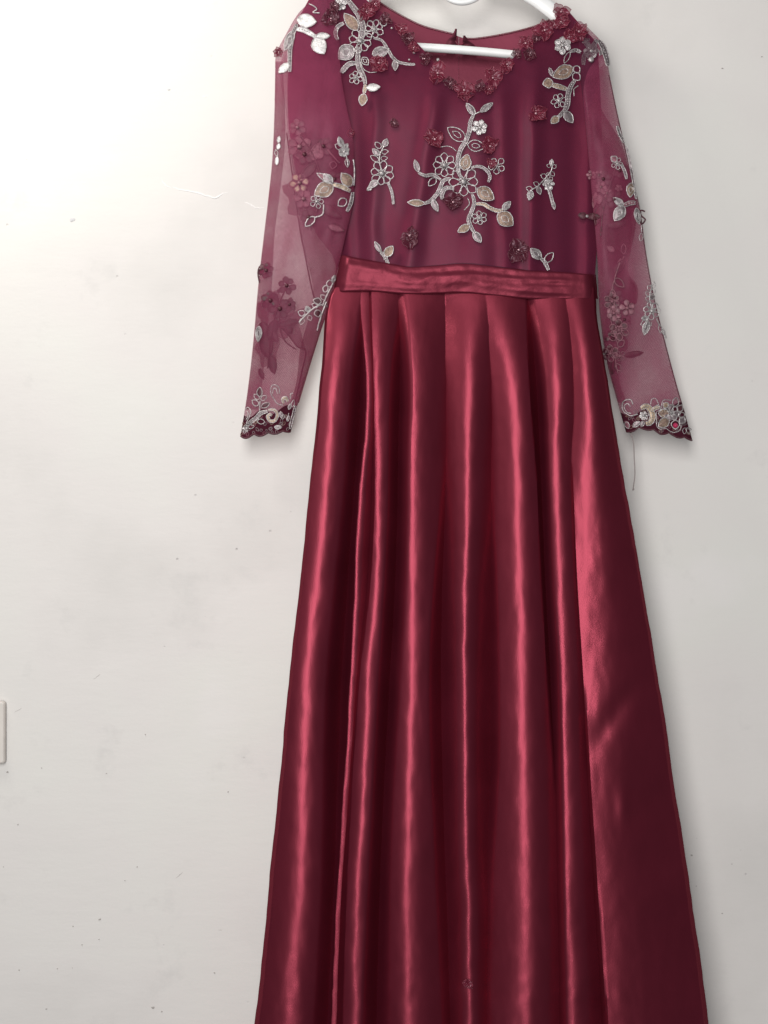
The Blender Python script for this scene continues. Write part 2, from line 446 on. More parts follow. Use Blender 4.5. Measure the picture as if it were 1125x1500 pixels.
fold([(430, 724), (480, 740), (557, 755), (693, 763), (847, 767), (1000, 770), (1135, 773), (1304, 776), (1500, 776), (1660, 776)], [(430, .010), (700, .009), (1660, .0065)], 0.010, 1.0,
     hardr=[(430, 770), (560, 775), (700, 786), (850, 793), (1000, 802), (1135, 812), (1300, 822), (1500, 832), (1660, 840)],
     softl=[(430, 690), (600, 706), (800, 722), (1000, 729), (1135, 728), (1300, 717), (1500, 713), (1660, 710)])
fold([(430, 812), (480, 816), (540, 820), (693, 819), (847, 824), (1000, 830), (1169, 834), (1304, 836), (1405, 840), (1500, 842), (1660, 848)], 0.014, 0.012, 0,
     softl=[(430, 778), (560, 797), (700, 803), (850, 809), (1000, 818), (1300, 824), (1500, 828), (1660, 832)])
E8 = curve([(430, 818), (540, 827), (693, 838), (847, 845), (1000, 855), (1169, 866), (1304, 876), (1405, 883), (1500, 889), (1660, 899)])
fold([(430, 846), (540, 862), (700, 872), (850, 881), (980, 890), (1060, 888), (1150, 882), (1300, 886), (1400, 896), (1660, 915)],
     [(430, .020), (560, .014), (680, .006), (800, .003), (1000, .0018), (1660, .002)], [(430, .034), (560, .020), (700, .011), (850, .007), (1000, .0044), (1200, .0032), (1660, .0024)], 3.0, hardl=E8)

def fold_val(i, px, py):
    c, kl, kr, h, cl, cr, sl, sr = F[i]
    wob = 1.8 * nz(py * .011, i * 5.3) + 0.9 * nz(py * .04, i * 9.1) + 0.4 * nz(py * .13, i * 4.1) + 2.0 * smooth(1280, 1480, py) * nz(py * .07, i * 3.7)
    x0 = c(py) + wob
    dx = px - x0
    v = h(py) - (kl(py) if dx < 0 else kr(py)) * dx * dx
    if cl is not None:
        e = px - (cl(py) if callable(cl) else x0 + cl)
        if e < 0: v += 2.6 * e
    if cr is not None:
        e = px - cr(py)
        if e > 0: v -= 2.6 * e
    if sl is not None:
        e = sl(py) + 5 - px
        if e > 0: v -= .06 * e * e
    if sr is not None:
        e = px - sr(py) + 5
        if e > 0: v -= .06 * e * e
    return v
def valley(i, py):
    """where fold i meets fold i + 1 in this row"""
    a, b = F[i][0](py), F[i + 1][0](py)
    for _ in range(26):
        m = (a + b) / 2
        if fold_val(i, m, py) > fold_val(i + 1, m, py): a = m
        else: b = m
    return (a + b) / 2
def skirt_h(px, py):
    vals = [fold_val(i, px, py) for i in range(len(F))]
    r = max(vals)
    r = -50 * (1 - exp(r / 50)) if r < 0 else r
    # soft dents in the flat right-hand panel
    pd = smooth(845, 905, px) * (1 - smooth(930, 1010, px))
    if pd > 0:
        r += pd * (1.3 * nz(px * .012, py * .008, 1.7) + 0.45 * nz(px * .03, py * .018, 6.2))
        d = (py - (1050 + (895 - px) * 1.35)) / 26
        r += -3.2 * pd * exp(-d * d) * smooth(980, 1040, py) * (1 - smooth(1120, 1180, py))
        d2 = ((px - 913) / 9) ** 2 + ((py - 1180) / 28) ** 2
        r += 2.2 * exp(-d2)
    r += 0.35 * nz(px * .05, py * .035, 2.0) + 0.16 * nz(px * .11, py * .05, 14.0) + 0.5 * smooth(1300, 1480, py) * nz(px * .06, py * .05, 5.0)
    return r
amp = curve([(420, 0.25), (470, 0.7), (560, 1.1), (700, 1.25), (1000, 1.25), (1660, 1.2)])
y0f = curve([(420, -0.050), (450, -0.060), (490, -0.073), (560, -0.087), (700, -0.100), (1000, -0.120), (1500, -0.150), (1660, -0.158)])
def skirt_y(px, py, t=None):
    if t is None:
        a, b = xl(py), xr(py); t = (px - a) / (b - a)
    y = y0f(py) - MM * amp(py) * skirt_h(px, py)
    e = min(t, 1 - t)
    w = 0.010
    if e < w:
        q = 1 - e / w
        y = lerp(y, 0.012, 1 - sqrt(max(0.0, 1 - q ** 3.0)))
    return y
mb = MB(); rows = []
SEG = 46
py = 421.0; pys = []
while py < 1640:
    pys.append(py); py += 4.0 if py < 560 else 7.0
pys.append(1640)
for py in pys:
    a, b = xl(py), xr(py)
    brk = [a] + [valley(i, py) for i in range(len(F) - 1)] + [b]
    for g in range(1, len(brk)): brk[g] = max(brk[g], brk[g - 1] + .4)
    r = []
    for g in range(len(brk) - 1):
        for j in range(SEG):
            px = lerp(brk[g], brk[g + 1], j / SEG)
            r.append(P(px, py, skirt_y(px, py)))
    r.append(P(b, py, skirt_y(b, py)))
    # back of the skirt
    for j in range(1, 24):
        t = j / 24
        px = lerp(b, a, t)
        r.append(P(px, py, 0.012 + (0.034 + 0.005 * sin(t * 40)) * min(1, sin(pi * t) * 2.2)))
    rows.append(r)
mb.grid(rows, closed=True)
skirt = mb.build('skirt', M_satin, dress)
skirt.data.set_sharp_from_angle(angle=radians(32))

# small stitched knot near the hem
def at_skirt(px, py, h=0.0): return P(px, py, skirt_y(px, py) - h * MM)

# ---- waistband
wt = curve([(480, 382), (494, 374), (505, 374), (525, 378), (560, 384), (600, 390), (640, 388), (680, 385), (730, 390), (780, 396), (830, 399), (880, 403)])
wbm = curve([(480, 428), (500, 428), (540, 427), (600, 431), (640, 430), (680, 429), (720, 433), (780, 438), (880, 438)])
def band_wr(px, v):
    w = 0.0
    for (x0, v0, sl, wd, am, x1, x2) in [(690, .62, .0006, .16, 3.4, 560, 840), (560, .30, .0012, .14, 2.6, 480, 700), (760, .35, -.0004, .10, 2.0, 640, 840),
                                         (540, .78, .0002, .10, 1.8, 480, 640), (815, .55, .0005, .09, 1.4, 765, 850), (800, .76, .0007, .08, 1.2, 760, 845),
                                         (820, .30, .0009, .08, 1.0, 780, 850), (650, .12, -.0002, .10, 1.6, 560, 800)]:
        d = (v - (v0 + sl * (px - x0))) / wd
        w += am * exp(-d * d) * smooth(x1 - 25, x1 + 40, px) * (1 - smooth(x2 - 40, x2 + 25, px))
    w += 1.4 * exp(-((px - 512) / 12) ** 2) * sin(pi * v)
    return w + 2.2 * (.4 - abs(nz(px * .022 + v * .9, v * 1.8 - px * .006, 7.7))) + 1.0 * nz(px * .03, v * 2.2, 4.4) + 0.5 * nz(px * .08, v * 5, 1.4)
def band_front(px, v, t):
    y = -0.0555 - 0.0015 * sin(pi * v) - 0.7 * MM * band_wr(px, v)
    e = min(t, 1 - t); w = 0.05
    if e < w:
        q = 1 - e / w; y = lerp(y, 0.0, 1 - sqrt(max(0, 1 - q ** 2.4)))
    return y
mb = MB(); rows = []
for i in range(31):
    v = i / 30
    xa, xb = lerp(496, 486, v), lerp(873, 876, v)
    r = []
    for j in range(241):
        t = j / 240; px = lerp(xa, xb, t); py = lerp(wt(px), wbm(px), v)
        y = band_front(px, v, t)
        if i == 30: y += 0.002
        if i == 0: y += 0.005
        r.append(P(px, py, y))
    for j in range(1, 20):
        t = j / 20; px = lerp(xb, xa, t); py = lerp(wt(px), wbm(px), v)
        r.append(P(px, py, 0.040 * min(1, sin(pi * t) * 2.5)))
    rows.append(r)
mb.grid(rows, closed=True)
mb.build('waistband', M_band, dress)

# ---- bodice (lining, net overlay) and back
nL = curve([(-45, 496), (0, 537), (30, 575), (50, 598), (75, 622), (95, 638), (112, 650), (126, 662), (134, 671), (138, 680)])
nR = curve([(10, 822), (18, 820), (30, 812), (45, 797), (65, 771), (95, 742), (112, 724), (126, 704), (134, 690), (138, 680)])
bL = curve([(-45, 478), (0, 452), (40, 432), (80, 424), (140, 421), (200, 425), (280, 440), (340, 462), (380, 490), (412, 492)])
bR = curve([(10, 828), (20, 836), (45, 858), (62, 873), (80, 876), (150, 880), (235, 882), (300, 880), (370, 874), (412, 871)])
def bod_base(px, py):
    c = clamp(1 - ((px - 684) / 205) ** 2, 0, 1)
    sh = smooth(-60, 190, py)
    y = -0.014 - 0.004 * sh - 0.030 * (c ** 0.7) * sh
    y -= 0.006 * smooth(300, 400, py) * c ** .4
    return y
BF = [(455, 440, 16, 4), (500, 510, 12, 5), (548, 545, 13, 6.5), (640, 598, 15, 8), (700, 705, 20, 3.5), (735, 742, 12, 4), (783, 778, 12, 8), (836, 838, 14, -3), (866, 862, 10, 4)]
def bod_folds(px, py):
    s = smooth(60, 160, py)
    t = (py - 130) / 260
    r = 0
    for a, b, sg, am in BF:
        d = (px - lerp(a, b, t) - 3 * nz(py * .02, a)) / sg
        r += am * exp(-d * d)
    return s * r + 1.0 * nz(px * .02, py * .012, 9) * s
def lining_y(px, py):
    return bod_base(px, py) - MM * 1.1 * bod_folds(px, py) + 0.0100
def overlay_y(px, py):
    return bod_base(px, py) - MM * (0.45 * bod_folds(px, py) + 1.6 * nz(px * .03, py * .01, 21)) - 0.0015
def bodice_half(yf, side, inset=0):
    mb = MB(); rows = []
    ys = []
    p = -45 if side < 0 else 11
    while p < 412: ys.append(p); p += 4 if p < 140 else 6
    ys.append(412)
    for py in ys:
        rr = []
        if side < 0:
            a = bL(py) + inset; b = nL(py) if py < 138 else 680
        else:
            a = nR(py) if py < 138 else 680; b = bR(py) - inset
        n = 90
        for j in range(n + 1):
            px = lerp(a, b, j / n); rr.append(P(px, py, yf(px, py)))
        rows.append(rr)
    mb.grid(rows); return mb
def bodice(name, yf, mat, inset=0):
    a = bodice_half(yf, -1, inset); b = bodice_half(yf, 1, inset)
    a.add(b.v, b.f); a.m = [0] * len(a.f)
    o = a.build(name, mat, dress)
    import bmesh
    bm = bmesh.new(); bm.from_mesh(o.data); bmesh.ops.remove_doubles(bm, verts=bm.verts, dist=1e-5); bm.to_mesh(o.data); bm.free()
    return o
bodice('bodice_lining', lining_y, M_lining)
bodice('bodice_overlay', overlay_y, M_overlay, 0)

bn = curve([(480, -60), (500, -44), (525, -20), (551, 0), (570, 13), (595, 27), (618, 38), (650, 47), (663, 50), (680, 56), (696, 57), (740, 50), (780, 40), (800, 32), (815, 22), (822, 13), (845, 42), (872, 62), (880, 70)])
def back_y(px, py): return 0.026 + 0.004 * nz(px * .01, py * .01, 12) - 0.012 * (1 - smooth(0, 60, py - bn(px))) * smooth(780, 822, px)
mb = MB()
def back_panel(x0, x1, n):
    rows = []
    for i in range(41):
        r = []
        for j in range(n + 1):
            px = lerp(x0, x1, j / n); top = bn(px); py = lerp(top, 410, (i / 40) ** 1.6)
            # side seams pull in like the front
            q = px
            r.append(P(lerp(q, clamp(q, bL(py), bR(py)), 1.0), py, back_y(px, py) + 0.001))
        rows.append(r)
    mb.grid(rows)
back_panel(484, 672.0, 60); back_panel(672.3, 878, 60)
back = mb.build('bodice_back', M_back, dress)
# rolled edge of the back neckline
mb = MB()
tube(mb, [P(px, bn(px) - .5, back_y(px, bn(px))) for px in [lerp(500, 664, i / 50) for i in range(51)]], 0.0013, 6)
tube(mb, [P(px, bn(px) - .5, back_y(px, bn(px))) for px in [lerp(680, 821, i / 50) for i in range(51)]], 0.0013, 6)
mb.build('back_neck_piping', M_petal, dress)
# closure tabs at the nape
def tab(x0, x1, y0, y1, tipx, tipy):
    mb = MB(); rows = []
    for i in range(15):
        v = i / 14
        a = lerp(x0, tipx - 1.5, smooth(.45, 1, v)); b = lerp(x1, tipx + 1.5, smooth(.35, 1, v)); py = lerp(y1, y0, min(1, v * 1.1))
        if v > .8: py = lerp(y0, tipy, (v - .8) / .2)
        rows.append([P(lerp(a, b, k / 6), py, 0.016 - 0.010 * smooth(.5, 1, v) - 0.002 * sin(pi * k / 6)) for k in range(7)])
    mb.grid(rows); return mb.build('closure_tab', M_tab, dress)
tab(653, 667, 50, 76, 668, 42); tab(677, 697, 56, 78, 680, 52)
mb = MB()
tube(mb, [P(a, b, 0.012) for a, b in spline([(667, 60), (671, 65), (676, 66), (679, 62)], 6)], 0.0011, 6); mb.build('closure_hook', M_petal, dress)

# ---- sleeves
LO = curve([(-45, 492), (-20, 472), (0, 458), (15, 441), (30, 430), (50, 419), (68, 409), (80, 404), (110, 403), (160, 402), (230, 399), (290, 393), (340, 387), (420, 378), (500, 371), (570, 363), (610, 357), (640, 352)])
LI = curve([(-45, 500), (-20, 498), (0, 497), (60, 498), (110, 500), (160, 509), (200, 517), (260, 519), (300, 517), (340, 508), (390, 496), (450, 481), (480, 471), (530, 455), (590, 437), (640, 424)])
RO = curve([(30, 850), (45, 866), (60, 880), (75, 887), (110, 893), (170, 905), (230, 919), (300, 936), (370, 946), (440, 959), (500, 974), (560, 990), (640, 1013)])
RI = curve([(30, 838), (45, 842), (60, 846), (75, 848), (110, 850), (200, 859), (300, 868), (380, 875), (455, 878), (530, 889), (580, 902), (640, 919)])
def sleeve_mid(side, px, py):
    """centre depth of the flattened tube"""
    if side < 0:
        y = lerp(-0.012, -0.038, smooth(-20, 190, py))
        return lerp(y, 0.010, smooth(360, 640, py))
    y = lerp(-0.010, -0.034, smooth(40, 200, py))
    return lerp(y, 0.012, smooth(360, 640, py))
def sleeve_dep(side, py):
    return lerp(0.006, 0.013, smooth(0 if side < 0 else 50, 160, py))
def sleeve_wr(side, px, py):
    k = 5 if side < 0 else 17
    a = px + .35 * py if side < 0 else px - .3 * py
    return MM * (2.2 * nz(px * .022, py * .009, k) + 1.0 * nz(px * .06, py * .02, k + 3) + 2.4 * (.5 - abs(nz(a * .035, py * .010, k + 6))) * smooth(90, 200, py))
def sleeve_front(side, px, py):
    a, b = (LO(py), LI(py)) if side < 0 else (RI(py), RO(py))
    t = clamp(2 * (px - a) / (b - a) - 1, -1, 1)
    return sleeve_mid(side, px, py) - sleeve_dep(side, py) * (max(0, 1 - abs(t) ** 2.6)) ** 0.5 + sleeve_wr(side, px, py)
def sleeve_back(side, px, py):
    a, b = (LO(py), LI(py)) if side < 0 else (RI(py), RO(py))
    t = clamp(2 * (px - a) / (b - a) - 1, -1, 1)
    return sleeve_mid(side, px, py) + sleeve_dep(side, py) * 0.7 * (max(0, 1 - abs(t) ** 2.6)) ** 0.5 + sleeve_wr(side, px + 90, py)
def make_sleeve(side, top, bottom):
    mb = MB(); rows = []
    n = 44; py = top
    while True:
        a, b = (LO(py), LI(py)) if side < 0 else (RI(py), RO(py))
        r = []
        for k in range(n):
            th = pi - pi * k / n
            px = lerp(a, b, 0.5 + 0.5 * cos(th)); r.append(P(px, py, sleeve_front(side, px, py)))
        for k in range(n):
            th = pi * k / n
            px = lerp(a, b, 0.5 + 0.5 * cos(th)); r.append(P(px, py, sleeve_back(side, px, py)))
        rows.append(r)
        if py >= bottom: break
        py = min(bottom, py + 5)
    mb.grid(rows, closed=True)
    return mb.build('sleeve', M_sleeve, dress)
slL = make_sleeve(-1, -44, 622); slL['label'] = 'sheer burgundy sleeve on the left, brightly lit at the shoulder'
slR = make_sleeve(1, 31, 620); slR['label'] = 'sheer burgundy sleeve on the right with a loose thread at its cuff'

def strip_between(name, side, fa, fb, y1, y2, mat, off, parent, n=14, wav=0.0):
    """a fold of net lying inside the sleeve between two edges given as px(py)"""
    mb = MB(); rows = []
    m = max(8, int((y2 - y1) / 5))
    for i in range(m + 1):
        py = lerp(y1, y2, i / m); a, b = fa(py), fb(py)
        r = []
        for k in range(n + 1):
            px = lerp(a, b, k / n)
            f, g = sleeve_front(side, px, py), sleeve_back(side, px, py)
            r.append(P(px, py, lerp(f, g, off) + wav * MM * sin(px * .25 + py * .03)))
        rows.append(r)
    mb.grid(rows); return mb.build(name, mat, parent)
# doubled net: outer edges, inner edges, seams
strip_between('sleeve_fold', -1, lambda y: LO(y) + .5, curve([(90, 414), (200, 418), (290, 409), (346, 402), (420, 398), (500, 390), (560, 384), (600, 378)]), 90, 600, M_fold, .5, slL)
strip_between('sleeve_fold', -1, curve([(-40, 470), (0, 462), (40, 432), (100, 410), (160, 418), (215, 424)]), lambda y: LI(y) - 1, -40, 215, M_sleeve, .6, slL)
strip_between('sleeve_fold', -1, curve([(205, 423), (300, 436), (360, 444), (426, 459), (465, 452), (510, 440), (560, 434), (600, 422)]), lambda y: LI(y) - .5, 205, 600, M_fold, .5, slL)
strip_between('sleeve_fold', -1, curve([(440, 470), (470, 408), (490, 420), (514, 444)]), curve([(440, 478), (470, 440), (490, 442), (514, 448)]), 442, 514, M_fold, .55, slL)
strip_between('sleeve_fold', 1, lambda y: RI(y) + .5, curve([(35, 842), (75, 872), (110, 876), (152, 878), (207, 909), (235, 918), (300, 934), (332, 931), (400, 920), (418, 933), (446, 932), (452, 922), (520, 912), (552, 906), (590, 918)]), 36, 590, M_fold, .5, slR)
strip_between('sleeve_fold', 1, curve([(240, 890), (330, 890), (420, 890), (446, 890)]), curve([(240, 915), (330, 926), (400, 918), (420, 931), (446, 931)]), 240, 446, M_fold, .62, slR)
def seam(side, pts, r=0.9, off=.35, mat=M_petal_dark, parent=None):
    mb = MB(); pp = []
    for a, b in spline(pts, 8):
        f, g = sleeve_front(side, a, b), sleeve_back(side, a, b)
        pp.append(P(a, b, lerp(f, g, off)))
    tube(mb, pp, r * MM, 6); return mb.build('seam', mat, parent)
seam(-1, [(420, 195), (430, 270), (440, 340), (446, 370), (458, 428), (468, 458)], .9, .3, M_dark, slL)
seam(-1, [(405, 470), (420, 488), (436, 508), (448, 514), (442, 545), (432, 590)], .9, .3, M_dark, slL)
seam(-1, [(496, 392), (481, 449), (470, 482), (455, 530), (437, 590)], 1.0, .5, M_petal, slL)
seam(1, [(892, 110), (905, 172), (919, 232), (936, 302), (946, 372), (959, 442), (974, 502), (990, 562), (1003, 606)], .9, .5, M_petal_dark, slR)

# cuffs: opaque scalloped lace band
def make_cuff(side, top, bot, parent):
    mb = MB(); n = 40; rows = []
    for i in range(13):
        v = i / 12
        r = []
        for layer in (0, 1):
            for k in range(n):
                th = (pi - pi * k / n) if layer == 0 else pi * k / n
                u = 0.5 + 0.5 * cos(th)
                ytop, ybot = top(u), bot(u, layer)
                py = lerp(ytop, ybot, v)
                a, b = (LO(py), LI(py)) if side < 0 else (RI(py), RO(py))
                px = lerp(a, b, u)
                f = sleeve_front(side, px, py) - 0.0008 if layer == 0 else sleeve_back(side, px, py) + 0.0008
                r.append(P(px, py, f))
        rows.append(r)
    mb.grid(rows, closed=True)
    return mb.build('cuff', M_lace, parent)
def botL(u, layer): return lerp(640, 633, u) + 6.0 * abs(sin(u * pi * 3.5 + .2)) * (1 - .6 * u) - 3.0 - (3 * sin(u * pi) if layer else 0)
def botR(u, layer): return 634 - 7 * sin(min(1, u * 1.9) * pi) * (u < .53) + 9 * smooth(.55, 1, u) + 4.0 * abs(sin(u * pi * 4.5)) - 2 - (2 if layer else 0)
cuL = make_cuff(-1, lambda u: lerp(608, 596, u) + 5 * sin(u * 14), botL, slL)
cuR = make_cuff(1, lambda u: 604 + 5 * sin(u * 11) - 10 * smooth(.5, .9, u), botR, slR)
def edge_cord(side, bot, parent):
    mb = MB(); pp = []
    for k in range(90):
        u = lerp(.01, .99, k / 89); py = bot(u, 0)
        a, b = (LO(py), LI(py)) if side < 0 else (RI(py), RO(py))
        px = lerp(a, b, u); pp.append(P(px, py, sleeve_front(side, px, py) - 0.001))
    tube(mb, pp, 0.0014, 6); mb.build('scalloped_edge', M_dark, parent)
edge_cord(-1, botL, slL); edge_cord(1, botR, slR)
# loose thread
mb = MB()
tube(mb, [P(a, b, 0.008) for a, b in spline([(924, 632), (928, 650), (929, 672), (930, 695), (928, 712), (927, 718), (929, 716)], 8)], 0.0008, 5)
mb.build('loose_thread', M_string, slR)

# ------------------------------------------------------------------ embroidery
def surf_bodice(px, py): return overlay_y(px, py) - 0.0006
def surf_L(px, py): return sleeve_front(-1, px, py) - 0.0004
def surf_R(px, py): return sleeve_front(1, px, py) - 0.0004
def surf_Lin(px, py): return lerp(sleeve_front(-1, px, py), sleeve_back(-1, px, py), .10)
def surf_Rin(px, py): return lerp(sleeve_front(1, px, py), sleeve_back(1, px, py), .10)
def surf_skirt(px, py): return skirt_y(px, py)

MATS = [M_silver, M_gold, M_grey, M_white, M_dark, M_dull, M_bronze]
SIL, GOLD, GREY, WHITE, DARK, DULL, BRONZE = range(7)

def cord2(mb, sf, pts, r, mat=SIL, close=False, lift=0.6, sides=6):
    """a cord of radius r (px) laid along 2D px points on a surface"""
    pts = [(x + .45 * nz(x * .23, y * .23, 31), y + .45 * nz(x * .23, y * .23, 47)) for x, y in pts]
    r *= .82
    n = len(pts); rings = []
    for i in range(n):
        if close: tx, ty = pts[(i+1) % n][0] - pts[i-1][0], pts[(i+1) % n][1] - pts[i-1][1]
        else:
            p, q = pts[min(i+1, n-1)], pts[max(i-1, 0)]; tx, ty = p[0] - q[0], p[1] - q[1]
        l = math.hypot(tx, ty) or 1; nx_, ny_ = -ty / l, tx / l
        rr = r * (1 + .16 * sin(i * 2.4))
        ring = []
        base = sf(*pts[i])
        for k in range(sides):
            a = 2 * pi * k / sides
            ring.append(P(pts[i][0] + nx_ * rr * cos(a), pts[i][1] + ny_ * rr * cos(a), base - MM * (rr * lift + rr * sin(a))))
        rings.append(ring)
    if close: rings.append(rings[0])
    mb.grid(rings, mat, closed=True)

def leaf_loop(b, t, w, n=11, k=.85):
    dx, dy = t[0] - b[0], t[1] - b[1]; l = math.hypot(dx, dy) or 1; nx_, ny_ = -dy / l, dx / l
    A, B = [], []
    for i in range(n + 1):
        s = i / n; hw = w / 2 * sin(pi * s ** k) ** .8 if 0 < s < 1 else 0
        c = (b[0] + dx * s, b[1] + dy * s)
        A.append((c[0] + nx_ * hw, c[1] + ny_ * hw)); B.append((c[0] - nx_ * hw, c[1] - ny_ * hw))
    return A, B
def add_leaf(mb, sf, b, t, w, fill=None, cr=1.0, outline=SIL, inner=False):
    A, B = leaf_loop(b, t, w)
    if fill is not None:
        rows = []; under = {SIL: GREY, GOLD: BRONZE, WHITE: WHITE}.get(fill, fill)
        for a, c in zip(A, B):
            rows.append([])
            for k in range(7):
                u = k / 6; x, y = lerp(a[0], c[0], u), lerp(a[1], c[1], u)
                dome = 0.7 * sin(pi * u) * min(1.6, w * .12)
                rows[-1].append(P(x, y, sf(x, y) - MM * (0.25 + dome)))
        mb.grid(rows, under if w > 5.5 else fill)
        if w > 5.5 and fill in (SIL, GOLD, WHITE):
            m_ = (b[0] * .5 + t[0] * .5, b[1] * .5 + t[1] * .5)
            for sc in ((.74, .48) if w < 10 else (.80, .60, .40)):
                A2, B2 = leaf_loop((lerp(m_[0], b[0], sc), lerp(m_[1], b[1], sc)), (lerp(m_[0], t[0], sc), lerp(m_[1], t[1], sc)), w * sc, 9)
                cord2(mb, sf, A2 + B2[-2:0:-1], .55, fill, close=True, lift=1.2 + 1.6 * (1 - sc), sides=5)
    cord2(mb, sf, A + B[-2:0:-1], cr, outline, close=True)
    if inner:
        cx, cy = lerp(b[0], t[0], .48), lerp(b[1], t[1], .48)
        b2 = (lerp(cx, b[0], .5), lerp(cy, b[1], .5)); t2 = (lerp(cx, t[0], .45), lerp(cy, t[1], .45))
        A, B = leaf_loop(b2, t2, w * .42, 8)
        cord2(mb, sf, A + B[-2:0:-1], cr * .8, outline, close=True, lift=1.4)
def add_stem(mb, sf, pts, w, fill=GREY, cr=.9, outline=SIL):
    pts = spline(pts, 7)
    if w < 3.2:
        cord2(mb, sf, pts, max(.8, w / 2), outline); return
    A, B, rows = [], [], []
    n = len(pts)
    for i in range(n):
        p, q = pts[min(i+1, n-1)], pts[max(i-1, 0)]; tx, ty = p[0] - q[0], p[1] - q[1]
        l = math.hypot(tx, ty) or 1; nx_, ny_ = -ty / l, tx / l
        hw = w / 2 * (0.42 + .58 * sin(pi * i / (n - 1)) ** .5)
        a = (pts[i][0] + nx_ * hw, pts[i][1] + ny_ * hw); b = (pts[i][0] - nx_ * hw, pts[i][1] - ny_ * hw)
        A.append(a); B.append(b)
        rows.append([P(lerp(a[0], b[0], k/4), lerp(a[1], b[1], k/4), sf(lerp(a[0], b[0], k/4), lerp(a[1], b[1], k/4)) - MM * (.3 + .5 * sin(pi * k / 4))) for k in range(5)])
    mb.grid(rows, fill)
    cord2(mb, sf, A, cr, outline); cord2(mb, sf, B, cr, outline)
    if fill != DARK:
        acc = 0
        for i in range(1, n - 1):
            acc += math.hypot(pts[i][0] - pts[i-1][0], pts[i][1] - pts[i-1][1])
            if acc > 3.2:
                acc = 0; add_bead(mb, sf, pts[i][0], pts[i][1], min(1.1, w * .2), outline, .8)
def add_bead(mb, sf, x, y, r, mat=0, lift=.6):
    rows = []
    base = sf(x, y)
    for i in range(7):
        th = pi * i / 6
        rows.append([P(x + r * sin(th) * cos(2*pi*k/10), y + r * sin(th) * sin(2*pi*k/10), base - MM * r * (lift - cos(th))) for k in range(10)])
    mb.grid(rows, mat, closed=True)
def add_flower(mb, sf, c, r, n, fill=None, cr=.9, a0=0.3, outline=SIL):
    for k in range(n):
        a = a0 + 2 * pi * k / n + random.uniform(-.08, .08)
        rr = r * random.uniform(.9, 1.08)
        b = (c[0] + .2 * r * cos(a), c[1] + .2 * r * sin(a)); t = (c[0] + rr * cos(a), c[1] + rr * sin(a))
        A, B = leaf_loop(b, t, min(1.25 * pi * r * 1.15 / n, r * .62), 9, 1.5)
        if fill is not None:
            mb.grid([[P(lerp(p[0], q[0], u/3), lerp(p[1], q[1], u/3), sf(p[0], p[1]) - MM * (.25 + .4 * sin(pi*u/3))) for u in range(4)] for p, q in zip(A, B)], fill)
        cord2(mb, sf, A + B[-2:0:-1], cr, outline, close=True)
    add_bead(mb, sf, c[0], c[1], r * .2 + .5, outline, .5)

def motif(name, parent, sf, ox, oy, s, items, outline=SIL, label=None):
    root = part_empty(name, parent)
    if label: root['label'] = label
    def q(p): return (ox + p[0] * s, oy + p[1] * s)
    for it in items:
        k = it[0]; mb = MB()
        if k == 'stem':
            w = it[1] * s; fill = it[3] if len(it) > 3 else GREY
            add_stem(mb, sf, [q(p) for p in it[2]], w, fill, .85, outline); nm = 'stem'
        elif k == 'leaf':
            _, bx, by, tx, ty, w = it[:6]; fill = it[6] if len(it) > 6 else None; inn = it[7] if len(it) > 7 else False
            w *= s
            add_leaf(mb, sf, q((bx, by)), q((tx, ty)), w, fill, clamp(w * .11, .65, 1.05), outline, inn); nm = 'leaf'
        elif k == 'flower':
            _, cx, cy, r, n = it[:5]; fill = it[5] if len(it) > 5 else None
            r *= s
            add_flower(mb, sf, q((cx, cy)), r, n, fill, clamp(r * .075, .6, .95), random.random() * 2, outline); nm = 'flower'
        elif k == 'bead':
            add_bead(mb, sf, *q((it[1], it[2])), it[3] * s, SIL); nm = 'bead'
        mb.build(nm, MATS, root)
    return root

